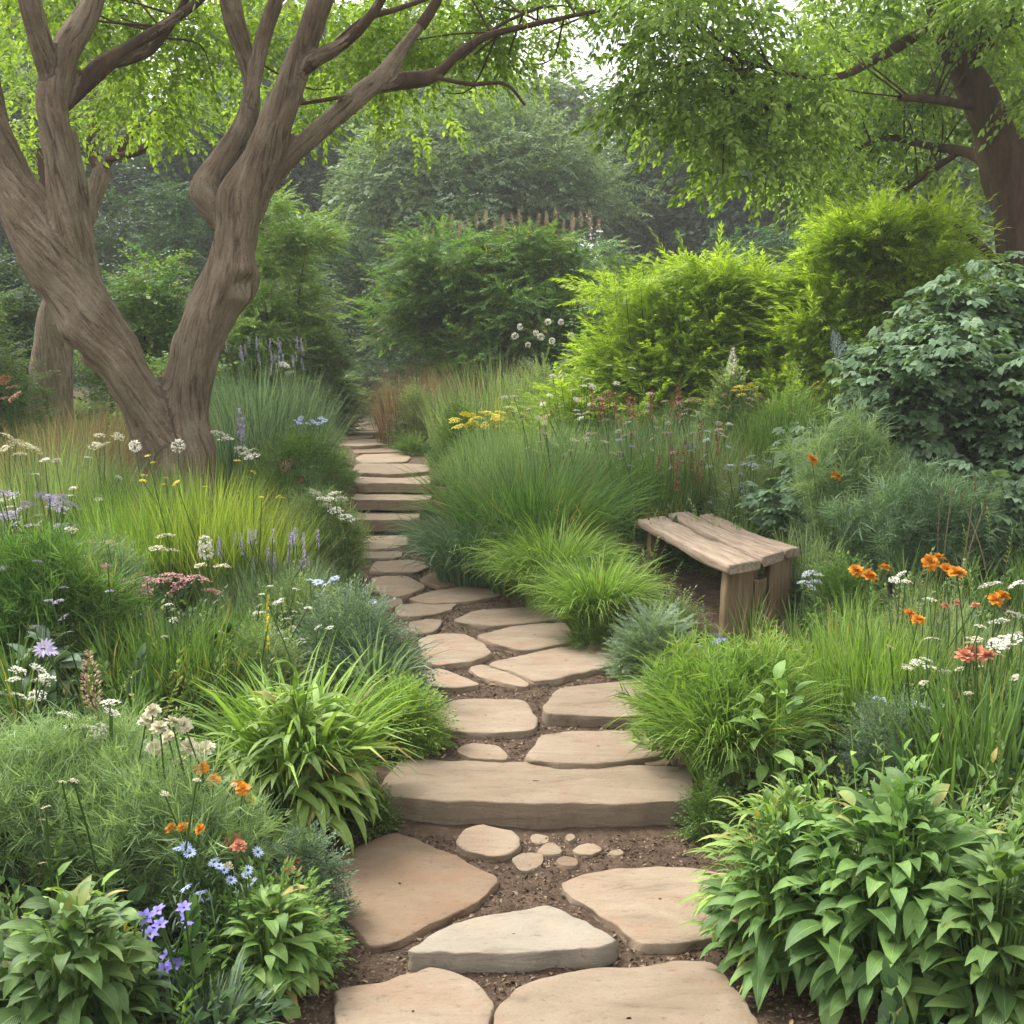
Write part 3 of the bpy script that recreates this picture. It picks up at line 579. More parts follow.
def k_dome(w, d, h, seed, n=500, tpl=SPRAY_HERB, size=.12, lump=.25, inner=.25, up=.5, zmin=-.1):
    """mound of sprays over a lumpy dome"""
    rng = np.random.default_rng(seed); D = sphere_dirs(n, rng, zmin)
    f = 1+lump*vnoise(D*2.2+seed*1.7)+lump*.5*vnoise(D*5+seed)
    rad = np.where(rng.uniform(0, 1, n) < inner, rng.uniform(.3, .85, n), rng.uniform(.82, 1.0, n))
    f = f/(1+lump*.7)
    p = D*np.array([max(.3*w, w/2-size*.55), max(.3*d, d/2-size*.55), max(.45*h, h-size*.7)])*(f*rad)[:, None]; p[:, 2] = np.maximum(p[:, 2], .01)
    az = np.arctan2(D[:, 1], D[:, 0])+rng.normal(0, .6, n); el = np.arcsin(D[:, 2])*.7+up*.5+rng.normal(0, .35, n)
    return scatter(tpl, p, az, el, rng.normal(0, .5, n), size*rng.uniform(.65, 1.25, n))
def k_feather(w, d, h, seed, n=900, fl=.16, fw=.0035, stems=26):
    """fennel-like haze: thread leaves in plumes on slender stems"""
    rng = np.random.default_rng(seed); P = []
    rr = np.sqrt(rng.uniform(0, 1, stems)); a = rng.uniform(0, 2*np.pi, stems)
    hs_ = h*rng.uniform(.65, 1.05, stems)*(1-.3*rr**2); bx, by = rr*np.cos(a)*w*.4, rr*np.sin(a)*d*.4
    P.append(strips(np.stack([bx, by, 0*bx-.02], 1), a, np.pi/2-.25*rr, hs_, .006+0*hs_, .15+0*hs_, 4, lambda t: 1-.7*t, .4))
    s = rng.integers(0, stems, n); t = rng.uniform(.12, 1, n)**.8
    p = np.stack([bx[s]*(1+.35*t*rr[s])+rng.normal(0, .03, n), by[s]*(1+.35*t*rr[s])+rng.normal(0, .03, n), hs_[s]*t], 1)
    tpl = strips(np.stack([np.linspace(0, .7, 12), 0*np.linspace(0, 1, 12), 0*np.linspace(0, 1, 12)], 1), rng.uniform(-1.1, 1.1, 12), rng.uniform(-.5, 1.0, 12), rng.uniform(.35, .75, 12), fw/fl, .7, 3, lambda q: 1-.8*q)
    P.append(scatter(tpl, p, rng.uniform(0, 6.28, n), rng.normal(.75, .35, n), rng.uniform(0, 6.28, n), fl*rng.uniform(.7, 1.3, n)))
    return cat_(P)
def k_stems(w, d, h, seed, n=30, per=14, ll=.08, lw=.03, lean=.2, prof=lance, droop=.8):
    """leafy upright stems"""
    rng = np.random.default_rng(seed); rr = np.sqrt(rng.uniform(0, 1, n)); a = rng.uniform(0, 2*np.pi, n)
    b = np.stack([rr*np.cos(a)*w*.38, rr*np.sin(a)*d*.38, -.02+0*a], 1); L = h*rng.uniform(.7, 1.05, n)*(1-.25*rr**2); el = np.pi/2-lean*rr-np.abs(rng.normal(0, .06, n))
    st = strips(b, a, el, L, .006+0*L, .1+0*L, 4, lambda t: 1-.6*t, .4)
    s = np.repeat(np.arange(n), per); t = np.tile(np.linspace(.12, 1, per), n)+rng.normal(0, .02, n*per)
    dirv = np.stack([np.cos(el)*np.cos(a), np.cos(el)*np.sin(a), np.sin(el)], 1)
    p = b[s]+dirv[s]*(L[s]*np.clip(t, 0, 1))[:, None]
    lv = strips(p, np.tile(np.arange(per)*2.4, n)+rng.normal(0, .4, n*per), R(40)-0*t+rng.normal(0, .25, n*per)+t*.4, ll*(1.15-.55*t)*rng.uniform(.75, 1.2, n*per), lw*(1.1-.5*t), droop, 4, prof, .25)
    return cat_([lv, st])
# ------------------------------------------------------------------ flower heads, +z is up, radius r
def head(kind, r, rng):
    if kind == 'umbel':
        n = 70; u = np.sqrt(rng.uniform(0, 1, n)); a = rng.uniform(0, 6.28, n); c = (rng.integers(0, 9, n))
        p = np.stack([u*np.cos(a)*r, u*np.sin(a)*r, (1-u*u)*r*.28+rng.normal(0, .03, n)*r], 1)
        return strips(p, rng.uniform(0, 6.28, n), rng.uniform(-.2, .7, n), r*.30, r*.26, .6, 2, ovate, .3)
    if kind == 'ball':
        n = 110; D = sphere_dirs(n, rng, -.85)
        return strips(D*r*.7, np.arctan2(D[:, 1], D[:, 0])+rng.normal(0, .4, n), np.arcsin(D[:, 2])+rng.normal(0, .4, n), r*.42, r*.30, .5, 2, ovate, .3)
    if kind == 'double':
        P = []
        for q, (k, e, l) in enumerate([(10, .05, 1.), (9, .38, .9), (8, .75, .72), (6, 1.1, .5)]):
            a = np.arange(k)*2*np.pi/k+q*.35+rng.normal(0, .12, k)
            P.append(strips(np.stack([.1*r*np.cos(a), .1*r*np.sin(a), .05*r*q+0*a], 1), a, e+rng.normal(0, .14, k), r*l*rng.uniform(.85, 1.1, k), r*.52, rng.uniform(-.1, .7, k), 4, lambda t: np.sin(np.pi*np.clip(t, 0, 1)**1.25)**.6+.02, .15))
        return cat_(P)
    if kind == 'star':
        k = 6; a = np.arange(k)*2*np.pi/k+rng.uniform(0, 1)
        b = np.stack([.12*r*np.cos(a), .12*r*np.sin(a), 0*a], 1)
        return strips(b, a, .45+rng.normal(0, .1, k), r, r*.62, .6, 4, ovate, .2)
    if kind == 'daisy':
        k = 13; a = np.arange(k)*2*np.pi/k; b = np.stack([.2*r*np.cos(a), .2*r*np.sin(a), 0*a], 1)
        return strips(b, a, .15+rng.normal(0, .1, k), r*.85, r*.3, .35, 3, ovate, .1)
    if kind == 'raceme':
        P = []
        for q in range(9):
            z = -q*r*.42; sub = head('star', r*.55, rng); a = q*2.4
            P.append((sub[0]@frames(np.array([a]), np.array([.2]), np.array([0.]))[0].T[[2, 1, 0]]*1+np.array([.35*r*math.cos(a), .35*r*math.sin(a), z+r*2]), sub[1]))
        return cat_(P)
    if kind == 'spike':
        n = 90; t = rng.uniform(0, 1, n); a = rng.uniform(0, 6.28, n); q = r*.30*(1-.75*t)
        return strips(np.stack([q*np.cos(a), q*np.sin(a), t*r*4-r*1.5], 1), a, rng.uniform(.2, 1.1, n), r*.4, r*.3, .4, 2, ovate, .3)
    if kind == 'plume':
        n = 260; t = rng.uniform(0, 1, n); a = rng.uniform(0, 6.28, n); q = r*.55*np.sin(np.pi*(t*.85+.15))**.8
        return strips(np.stack([q*np.cos(a), q*np.sin(a), t*r*4.4-r*1.5], 1), a, rng.uniform(.4, 1.2, n), r*.34, r*.16, .3, 2, ovate, .3)
def ybox(px0, px1, ytop, Y, d=0.):
    """centre x, ground z, width and height in metres of a plant that stands at depth Y and fills the given photo columns up to row ytop"""
    x = pix((px0+px1)/2, 400, Y)[0]; z = g1(x, Y); top = pix(512, ytop, Y)[2]
    return x, z, px2m(px1-px0, Y), max(.08, top-z)
SEED = [1000]
def nxt(): SEED[0] += 1; return SEED[0]
def solo(name, label, cat, VF, mat, x, Y, z, group=None):
    return tag(mesh(name, *VF, M[mat], loc=(x, Y, z)), label, cat, group)
def heads(parent, loc, pts, Y, kind, r, mat, stem='stem', hname='flower_head', dj=.06, centre=None, root=.15, hsink=0.):
    """flower heads where the photo shows them, each on a stem of its own down to the plant's foot"""
    rng = np.random.default_rng(nxt()); lx, ly, lz = loc
    for (px, py) in pts:
        q = pix(px, py, Y+rng.normal(0, dj)); q = q-np.array([lx, ly, lz])
        foot = np.array([q[0]*.55+rng.normal(0, root*.4), q[1]*.5+rng.normal(0, root*.4), -.03])
        mid = (foot+q)/2+np.array([rng.normal(0, .02), rng.normal(0, .02), .03])
        s = mesh('flower_stem', *tube(spline([foot, mid, q], 8), np.linspace(.004, .0025, 8), 5), M[stem], parent)
        rr = r*rng.uniform(.85, 1.15); hv = head(kind, rr, rng)
        az = rng.uniform(0, 6.28); tl = rng.uniform(0, .7) if kind not in ('spike', 'plume') else rng.uniform(0, .15)
        ca, sa, ct, st_ = math.cos(az), math.sin(az), math.cos(tl), math.sin(tl)
        RM = np.array([[ca, -sa, 0], [sa, ca, 0], [0, 0, 1]])@np.array([[1, 0, 0], [0, ct, st_], [0, -st_, ct]])
        RM = np.array([[1, 0, 0], [0, math.cos(.35), -math.sin(.35)], [0, math.sin(.35), math.cos(.35)]])@RM if kind in ('double', 'star', 'daisy') else RM
        h = mesh(hname, hv[0]@RM.T+q, hv[1], M[mat], s)
        if centre: 
            D = sphere_dirs(24, rng, 0.); c = strips(D*rr*.12*np.array([1, 1, .6]), np.arctan2(D[:, 1], D[:, 0]), np.arcsin(D[:, 2]), rr*.12, rr*.1, .2, 2, ovate, .3)
            mesh('flower_centre', c[0]@RM.T+q, c[1], M[centre], s)
# ------------------------------------------------------------------ undergrowth filling the beds (uncountable)
def inbed(x, y, m=.02): return np.abs(x-PC(y))-PH(y) > m
def cover(name, mat, seed, n, yr, xr, tpl, size, hmax, pw=1.5, dens=None, el=(.9, .35), edge=.08):
    rng = np.random.default_rng(seed); y = yr[0]+(yr[1]-yr[0])*rng.uniform(0, 1, n)**pw; x = rng.uniform(xr[0], xr[1], n)*(y/yr[1]*.7+.3)
    k = inbed(x, y, edge)
    bx = np.abs(x-AX)/0.8; k &= ~((np.abs(x-1.3) < .34) & (np.abs(y-6.4) < .95))
    if dens is not None: k &= dens(x, y)
    x, y = x[k], y[k]; m = len(x); d = np.clip((np.abs(x-PC(y))-PH(y))/.5, .15, 1)
    z = ground(x, y)+rng.uniform(0, 1, m)*hmax*d*(.6+.4*n2(x, y, 1.1, seed))
    mesh_ = mesh(name, *scatter(tpl, np.stack([x, y, z], 1), rng.uniform(0, 6.28, m), rng.normal(*el, m), rng.normal(0, .6, m), size*rng.uniform(.6, 1.3, m)), M[mat])
    mesh_['kind'] = 'stuff'; return mesh_
AX = 0
cover('undergrowth', 'green', 11, 9000, (2.2, 14), (-9, 9), SPRAY_HERB, .16, .22)
cover('undergrowth', 'sage', 12, 7000, (3, 16), (-10, 10), FINE, .20, .32)
cover('undergrowth', 'dark', 13, 7000, (2, 17), (-11, 11), SPRAY_BROAD, .17, .16)
TUFT = k_grass(.5, 1., 77, 34, .022, .3, .8, (.3, 1.4), 4)
cover('rough_grass', 'green', 14, 2600, (4, 20), (-12, 12), (TUFT[0][:, [2, 1, 0]]*np.array([1, 1, -1]), TUFT[1]), .34, .02, 1.2, None, (1.57, .12), .35)
cover('rough_grass', 'sage', 15, 2200, (6, 24), (-14, 14), (TUFT[0][:, [2, 1, 0]]*np.array([1, 1, -1]), TUFT[1]), .36, .02, 1.1, None, (1.57, .12), .45)
# ------------------------------------------------------------------ trees
def tree_mesh(tubes, vox=.022, ridge=.02, knots=(), seed=0):
    """limbs merged into one skin, with twisting bark ridges and knots"""
    parts = [tube(P, r, 10) for P, r in tubes]
    V, F = cat_(parts)
    # close tube ends with cone tips so the voxel skin is sealed
    me = bpy.data.meshes.new('t'); me.from_pydata(V.tolist(), [], F.tolist())
    import bmesh
    bm = bmesh.new(); bm.from_mesh(me); bmesh.ops.holes_fill(bm, edges=[e for e in bm.edges if e.is_boundary], sides=20); bmesh.ops.recalc_face_normals(bm, faces=bm.faces); bm.to_mesh(me); bm.free()
    o = bpy.data.objects.new('t', me); COL.objects.link(o)
    md = o.modifiers.new('r', 'REMESH'); md.mode = 'VOXEL'; md.voxel_size = vox
    ms = o.modifiers.new('s', 'SMOOTH'); ms.factor = .5; ms.iterations = 5
    dg = bpy.context.evaluated_depsgraph_get(); ev = o.evaluated_get(dg); m2 = ev.to_mesh()
    n = len(m2.vertices); V = np.empty(n*3, np.float32); m2.vertices.foreach_get('co', V); V = V.reshape(-1, 3).astype(float)
    Nn = np.empty(n*3, np.float32); m2.vertices.foreach_get('normal', Nn); Nn = Nn.reshape(-1, 3)
    fl = np.empty(len(m2.loops), np.int32); m2.loops.foreach_get('vertex_index', fl); ls = np.empty(len(m2.polygons), np.int32); m2.polygons.foreach_get('loop_total', ls)
    ev.to_mesh_clear(); bpy.data.objects.remove(o)
    F = fl.reshape(-1, 4)
    # skeleton samples
    S, T, Rr, A = [], [], [], []
    for k, (P, r) in enumerate(tubes):
        d = np.r_[0, np.cumsum(np.linalg.norm(np.diff(P, axis=0), axis=1))]
        S.append(P); T.append(np.gradient(P, axis=0)); Rr.append(np.broadcast_to(r, (len(P),))); A.append(d+k*3.7)
    S, T, Rr, A = np.concatenate(S), np.concatenate(T), np.concatenate(Rr), np.concatenate(A); T /= np.linalg.norm(T, axis=1)[:, None]+1e-9
    I = np.empty(n, int)
    for s in range(0, n, 4000):
        D = ((V[s:s+4000, None]-S[None])**2).sum(-1)/(Rr[None]**1.2); I[s:s+4000] = D.argmin(1)
    rel = V-S[I]; ax = T[I]; along = A[I]+(rel*ax).sum(1)
    ref = np.cross(ax, [0.2, 1, .1]); ref /= np.linalg.norm(ref, axis=1)[:, None]; bi = np.cross(ax, ref)
    ang = np.arctan2((rel*bi).sum(1), (rel*ref).sum(1))+along*.9; rr = Rr[I]
    bark = np.stack([np.cos(ang)*rr*1.4*3, np.sin(ang)*rr*1.4*3, along*.55], 1)
    wgt = np.clip(rr/.18, .15, 1)
    f = vnoise(np.stack([np.cos(ang)*2.2, np.sin(ang)*2.2, along*.8], 1)+seed); g = vnoise(np.stack([np.cos(ang)*5, np.sin(ang)*5, along*1.6], 1)+seed*2)
    lump = vnoise(V*3.1+seed)*.6+vnoise(V*7+seed)*.3
    disp = wgt*(ridge*1.2*f - ridge*.45*np.abs(g)**.7 + ridge*2.4*lump)
    for (kp, kr, ka) in knots:
        dd = np.linalg.norm(V-kp, axis=1)/kr
        disp += ka*(np.exp(-dd**2*1.2)-1.7*np.exp(-(dd*2.6)**2))
    e = np.concatenate([F[:, [0, 1]], F[:, [1, 2]], F[:, [2, 3]], F[:, [3, 0]]]); cnt = np.bincount(e.ravel(), minlength=n)
    def sm(f, it):
        for _ in range(it): f = .4*f+.6*(np.bincount(e[:, 0], f[e[:, 1]], n)+np.bincount(e[:, 1], f[e[:, 0]], n))/np.maximum(cnt, 1)
        return f
    V = V+Nn*sm(disp, 4)[:, None]
    V = np.stack([sm(V[:, k], 2) for k in range(3)], 1)
    return V, F, bark
def trunk_obj(name, data, mat, parent, loc=(0, 0, 0)):
    V, F, bark = data
    o = mesh(name, V-np.array(loc), F, M[mat], parent)
    a = o.data.attributes.new('bark', 'FLOAT_VECTOR', 'POINT'); a.data.foreach_set('vector', np.ascontiguousarray(bark, np.float32).ravel())
    return o
def limb(pts, n=None, inset=False, slim=1.):
    """pts: (px, py, width in px, depth Y) in the photo"""
    P = np.array([pix(a, b, d) for a, b, w_, d in pts]); r = np.array([px2m(w_, d)/2 for a, b, w_, d in pts])
    n = n or max(8, 5*len(pts)); r = r*slim; r[0] *= (.45 if inset else 1)
    Q = spline(np.column_stack([P, r]), n)
    return Q[:, :3], np.maximum(Q[:, 3], .004)
D0 = 8.5
LT = [
 [(178,520,100,8.5),(170,465,78,8.5),(150,418,60,8.45),(128,375,60,8.4),(95,325,62,8.4),(62,268,66,8.4),(34,222,60,8.4),(8,178,50,8.45),(-12,120,46,8.5),(-20,60,42,8.6),(-50,-60,36,8.7)],
 [(84,318,40,8.5),(76,262,42,8.42),(66,205,40,8.34),(58,150,38,8.3),(52,100,36,8.3),(66,50,32,8.35),(92,5,26,8.4),(110,-60,22,8.4)],
 [(108,330,22,8.45),(92,270,20,8.5),(84,215,17,8.55),(78,170,18,8.6),(72,130,14,8.6)],
 [(62,110,26,8.4),(95,72,22,8.5),(125,50,15,8.6),(160,28,12,8.7),(205,-5,9,8.8),(230,-40,7,8.9)],
 [(98,70,14,8.5),(140,55,12,8.7),(158,42,10,8.8),(180,10,8,8.9),(195,-20,6,8.9)],
 [(57,112,26,8.36),(42,50,25,8.2),(28,0,24,8.0),(15,-60,20,8.0)],
 [(178,525,70,8.55),(190,465,58,8.5),(186,420,56,8.55),(188,380,58,8.55),(203,330,58,8.55),(226,278,58,8.5),(238,235,52,8.5),(246,195,54,8.5),(264,150,46,8.45),(283,105,40,8.4),(298,60,36,8.4),(315,15,30,8.3),(340,-50,26,8.2)],
 [(256,215,34,8.5),(268,178,32,8.55),(305,142,28,8.6),(340,112,25,8.65),(362,92,24,8.7),(384,74,20,8.75),(408,42,15,8.8),(430,12,12,8.8),(450,-25,9,8.8)],
 [(366,92,20,8.7),(395,82,19,8.8),(425,78,18,8.9),(442,70,12,8.95),(462,50,9,9.),(490,35,8,9.1),(535,24,6,9.2),(600,10,4,9.4)],
 [(436,78,9,8.9),(470,84,5,9.),(505,84,4,9.1),(525,105,3,9.2)],
 [(238,245,36,8.55),(216,208,36,8.6),(207,187,32,8.6),(221,162,28,8.65),(242,130,26,8.7),(252,95,24,8.75),(245,55,24,8.8),(235,20,24,8.8),(224,-40,20,8.8)],
 [(250,115,22,8.7),(256,75,20,8.7),(264,35,20,8.65),(278,-5,18,8.6),(290,-50,14,8.6)],
 [(292,82,20,8.4),(318,58,16,8.3),(345,42,13,8.2),(372,14,11,8.1),(392,-20,9,8.1)],
 [(318,60,9,8.3),(360,22,7,8.4),(400,8,6,8.5),(450,-10,5,8.6)],
 [(452,62,6,9.),(468,52,5,9.1),(500,25,4,9.2),(545,5,3,9.3)],
 [(300,104,8,8.5),(330,99,5,8.5),(345,96,3,8.6)],
]
LTx = [limb(p, None, k not in (0, 6), .86) for k, p in enumerate(LT)]
# root flare
for a, dx, dy in [(0, -.42, -.1), (1, .40, -.05), (2, .05, -.42), (3, -.2, .35), (4, .3, .3)]:
    b = pix(176, 500, 8.5); zg = g1(b[0]+dx, 8.5+dy)
    LTx.append((spline([[b[0]+dx*.25, 8.5+dy*.25, zg+.75], [b[0]+dx*.55, 8.5+dy*.55, zg+.28], [b[0]+dx*1.3, 8.5+dy*1.3, zg-.08]], 8), np.array([.05, .10, .13, .14, .13, .12, .11, .09])))
kn = [(pix(243, 283, 8.36), .17, .12), (pix(80, 345, 8.34), .20, .10), (pix(196, 188, 8.4), .16, .07), (pix(200, 382, 8.3), .12, .06), (pix(128, 362, 8.2), .10, .06), (pix(212, 330, 8.28), .10, .05), (pix(60, 235, 8.2), .10, .05), (pix(160, 400, 8.25), .09, .05), (pix(86, 172, 8.5), .08, .05), (pix(215, 268, 8.3), .05, .02), (pix(88, 188, 8.5), .07, .04)]
lt_loc = (pix(176, 500, 8.5)[0], 8.5, g1(pix(176, 500, 8.5)[0], 8.5))
ltree = thing('garden_tree', 'big gnarled tree with brown twin leaning trunks in the left bed', 'tree', lt_loc)
tr = trunk_obj('trunk', tree_mesh(LTx, .021, .024, kn, 3), 'bark', ltree, lt_loc)
def thin(tubes, rmax=.045):
    P = []
    for Q, r in tubes:
        r = np.broadcast_to(r, (len(Q),)); k = np.where(r < rmax)[0]
        if len(k) > 2: P.append(tube(Q[max(0, k[0]-1):], r[max(0, k[0]-1):], 7))
    return P
def crown_clumps(cl, tpl, seed, el=(-.15, .35)):
    """cl rows: centre xyz, radii xyz, count, spray size"""
    rng = np.random.default_rng(seed); P = []
    for c, r, n, s in cl:
        D = sphere_dirs(n, rng); p = np.array(c)+D*np.array(r)*(rng.uniform(.15, 1, n)**.5)[:, None]
        az = np.arctan2(D[:, 1], D[:, 0])+rng.normal(0, .8, n)
        P.append(scatter(tpl, p, az, rng.normal(*el, n), rng.normal(0, .4, n), s*rng.uniform(.6, 1.3, n)))
    return cat_(P)
def pc(px, py, Y, rx, ry, rz, n, s): return (pix(px, py, Y), (px2m(rx, Y), ry, px2m(rz, Y)), n, s)
def twigs(ends, targets, seed, r=.012):
    rng = np.random.default_rng(seed); P = []
    for t in targets:
        dd = np.linalg.norm(ends-t, axis=1); o_ = np.argsort(dd)[:14]; e = ends[rng.choice(o_)]
        if np.linalg.norm(e-t) > 1.5: continue
        m = (e+t)/2+rng.normal(0, .12, 3); P.append(tube(spline([e, m, t], 9), np.linspace(r, r*.3, 9), 5))
    return P
lcl = []
rng = np.random.default_rng(5)
for (x, y, Yd, rx, rz, n) in [(120,10,9.8,90,50,190),(165,45,10.2,60,42,150),(150,95,10.6,45,28,110),(215,20,10,60,40,150),(125,118,10.8,40,20,70),(330,30,10.2,70,40,190),(390,50,10.4,60,40,170),(340,85,10.8,50,25,90),(440,15,10,70,42,190),(470,60,10.4,55,25,110),(520,10,10.2,70,38,180),(530,55,10.8,30,18,40),(560,-10,10.2,40,16,60),(300,120,11,40,22,60),
                            (410,118,11,45,16,40),(30,20,10,80,50,160),(20,110,10.6,45,40,70),(255,80,11,30,40,60),(60,-50,9,120,50,130),(250,-60,9,170,50,170),(430,-50,9.2,150,40,150)]:
    lcl.append(pc(x, y, Yd, rx, .55, rz, int(n*1.0), .34))
ends = np.concatenate([P[len(P)//2:] for P, r in LTx[2:16]])
cr = crown_clumps(lcl, DROOP, 41)
mesh('crown', cr[0]-np.array(lt_loc), cr[1], M['canopy'], ltree)
tw = cat_(twigs(ends, [c[0]+rng.normal(0, .25, 3) for c in lcl for _ in range(3)], 42, .011)+thin(LTx))
mesh('twigs', tw[0]-np.array(lt_loc), tw[1], M['bark_dark'], ltree)
# tree behind, left
BT = [[(46,470,60,13),(50,420,46,13),(52,370,40,13),(56,320,36,13),(66,270,30,13),(78,230,26,13.1),(95,190,20,13.2),(106,160,16,13.3)],
      [(100,178,14,13.2),(92,150,12,13.3),(95,110,10,13.4),(85,70,8,13.5)],[(104,168,13,13.2),(125,142,10,13.3),(150,118,8,13.5),(180,95,5,13.7)],[(106,160,13,13.2),(140,150,9,13.1),(165,132,7,13.1),(190,125,4,13.1)],[(70,262,16,13),(50,210,12,13),(40,150,10,13.1)]]
BTx = [limb(p, None, k > 0) for k, p in enumerate(BT)]; b0 = pix(48, 440, 13); bl = (b0[0], 13, g1(b0[0], 13))
bt = thing('garden_tree', 'straight pale trunk of a tree behind the gnarled one at far left', 'tree', bl)
trunk_obj('trunk', tree_mesh(BTx, .03, .015, (), 8), 'bark', bt, bl)
bcl = [pc(*q) for q in [(60,60,13.5,80,.8,50,200,.4),(150,90,14,60,.8,30,120,.4),(190,120,14,40,.6,20,60,.4),(20,130,13.5,60,.8,50,120,.4),(100,20,14,120,1,60,200,.4)]]
tb = cat_(thin(BTx, .06)); mesh('twigs', tb[0]-np.array(bl), tb[1], M['bark_dark'], bt)
cr = crown_clumps(bcl, SPRAY_FAR, 43); mesh('crown', cr[0]-np.array(bl), cr[1], M['canopy_green'], bt)
# right tree
RT = [[(1030,420,56,11.5),(1024,320,44,11.5),(1018,260,42,11.5),(1012,205,42,11.5),(1002,155,42,11.5),(985,112,36,11.45),(962,65,30,11.4),(942,15,26,11.3),(925,-50,22,11.2)],
      [(1006,178,22,11.4),(985,160,15,11.7),(962,151,12,12),(925,145,9,12.4),(890,138,6,12.8),(850,150,4,13.2)],[(962,151,9,12),(935,168,7,12.2),(905,190,4,12.6)],
      [(940,20,16,11.2),(905,42,11,10.9),(870,62,9,10.6),(840,76,7,10.3),(800,76,5,10),(760,66,4,9.8),(725,58,3,9.6)],[(840,76,5,10.3),(805,100,4,10.1),(775,110,3,10)],
      [(1010,170,18,11.5),(1030,140,15,11.4),(1060,100,12,11.2)],[(1016,285,10,11.3),(985,250,8,11.1),(955,225,5,11),(930,208,4,10.8)],[(965,70,18,11.4),(1000,30,14,11),(1030,-10,12,10.8)],[(980,110,12,11.4),(940,100,9,11),(900,98,6,10.6)]]
RTx = [limb(p, None, k > 0) for k, p in enumerate(RT)]; r0 = pix(1028, 400, 11.5); rl = (r0[0], 11.5, g1(r0[0], 11.5))
rt = thing('garden_tree', 'dark trunked tree at the right edge with drooping leafy boughs', 'tree', rl)
trunk_obj('trunk', tree_mesh(RTx, .026, .02, (), 12), 'bark_dark', rt, rl)
rcl = []
for (x, y, Yd, rx, rz, n) in [(665,40,9.6,35,35,70),(645,75,9.7,25,16,22),(660,95,9.8,45,30,70),(700,30,9.8,60,45,90),(720,90,9.9,50,40,110),(710,140,10,40,20,50),(770,40,10,60,50,100),(780,110,9.9,55,40,130),(765,160,10,45,18,60),(840,40,11.2,60,50,100),(845,120,12.9,50,42,130),(830,180,12.9,42,22,60),(900,40,12.2,60,50,90),(905,110,13,50,40,90),(890,165,13.2,45,20,50),
                            (960,30,12.6,60,45,170),(1010,-5,10.4,60,30,110),(930,-10,11,70,30,110),(890,60,12.8,50,40,110),(1020,80,12.9,40,70,150),(945,110,12.6,40,40,70),(950,170,12.4,40,18,30),(1010,50,12.4,50,50,110),(1030,110,12.8,30,40,40),(830,210,12.9,24,10,16),(1000,-50,11.6,110,50,90),(800,-55,10.6,140,45,110),(650,-45,9.6,60,30,60),(680,-10,9.6,60,40,90),(1080,60,11,60,120,90),(1000,10,10.6,50,24,60)]:
    rcl.append(pc(x, y, Yd, rx, .55, rz, int(n*1.25), .40))
ends = np.concatenate([P[-9:] for P, r in RTx[1:]])
cr = crown_clumps(rcl, DROOP, 44, (-.3, .3)); mesh('crown', cr[0]-np.array(rl), cr[1], M['canopy_green'], rt)
rng = np.random.default_rng(9)
tw = cat_(twigs(ends, [c[0]+rng.normal(0, .25, 3) for c in rcl for _ in range(3)], 45, .012)+thin(RTx)); mesh('twigs', tw[0]-np.array(rl), tw[1], M['bark_dark'], rt)
# ------------------------------------------------------------------ background trees
def bgtree(label, px0, px1, ytop, ybot, Y, mat, seed, n=900, size=1.0, tpl=SPRAY_FAR, name='background_tree', trunks=1, lump=.35, core=1.25, group='trees beyond the garden', clumps=26, el=(.1, .4)):
    rng = np.random.default_rng(seed); x = pix((px0+px1)/2, 300, Y)[0]; zt = pix(512, ytop, Y)[2]; zlow = pix(512, ybot, Y)[2]; zg = g1(x, Y)
    W = px2m(px1-px0, Y); rz = (zt-zlow)/2; cz = (zt+zlow)/2-zg
    t = thing(name, label, 'tree', (x, Y, zg), group)
    D = sphere_dirs(clumps, rng, -.7); rad = rng.uniform(.45, .8, clumps); C = D*np.array([W/2, W/2*.8, rz])*rad[:, None]+np.array([0, 0, cz])
    cl = [(c, np.array([W*.19, W*.19, rz*.30])*rng.uniform(.7, 1.25), n//clumps, size) for c in C]
    cl.append((np.array([0, 0, cz]), np.array([W*.36, W*.3, rz*.7]), n//3, size*1.2))
    cm = [crown_clumps(cl, tpl, seed+1, el), crown_clumps([(np.array([0, 0, cz-rz*.1]), np.array([W*.38, W*.28, rz*.78]), n, size*core)], SPRAY_FAR, seed+3, (0, .5))]
    mesh('crown', *cat_(cm), M[mat], t)
    lim = []
    for k in range(trunks):
        a = rng.uniform(0, 6.28); b = rng.normal(0, .12*W*(trunks > 1), 2)
        base = np.array([b[0]*.35, b[1]*.35, -.1]); top = np.array([b[0]*1.2, b[1], cz+rz*.45])
        lim.append(tube(spline([base, base*.5+top*.5*np.array([.5, .5, 1])+rng.normal(0, .1, 3), top], 12), np.linspace(.022*W*(.6 if trunks > 1 else 1)+.05, .02, 12), 7))
    for c in C[::2]: lim.append(tube(spline([[c[0]*.1, c[1]*.1, cz-rz*.55], [c[0]*.5, c[1]*.5, (c[2]+cz-rz*.5)/2], c], 9), np.linspace(.008*W+.02, .015, 9), 5))
    mesh('trunk', *cat_(lim), M['bark_dark'], t)
    return t
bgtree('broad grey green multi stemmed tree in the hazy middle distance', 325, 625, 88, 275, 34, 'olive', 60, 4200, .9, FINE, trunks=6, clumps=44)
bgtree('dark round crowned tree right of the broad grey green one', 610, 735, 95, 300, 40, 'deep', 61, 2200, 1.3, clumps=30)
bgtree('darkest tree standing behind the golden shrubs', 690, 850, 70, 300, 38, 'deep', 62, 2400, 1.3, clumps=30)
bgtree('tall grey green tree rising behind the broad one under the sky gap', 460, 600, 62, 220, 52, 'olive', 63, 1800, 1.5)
bgtree('tree with silvery upper leaves behind the leaning right limb', 255, 380, 105, 280, 40, 'deep', 64, 1800, 1.2, clumps=30)
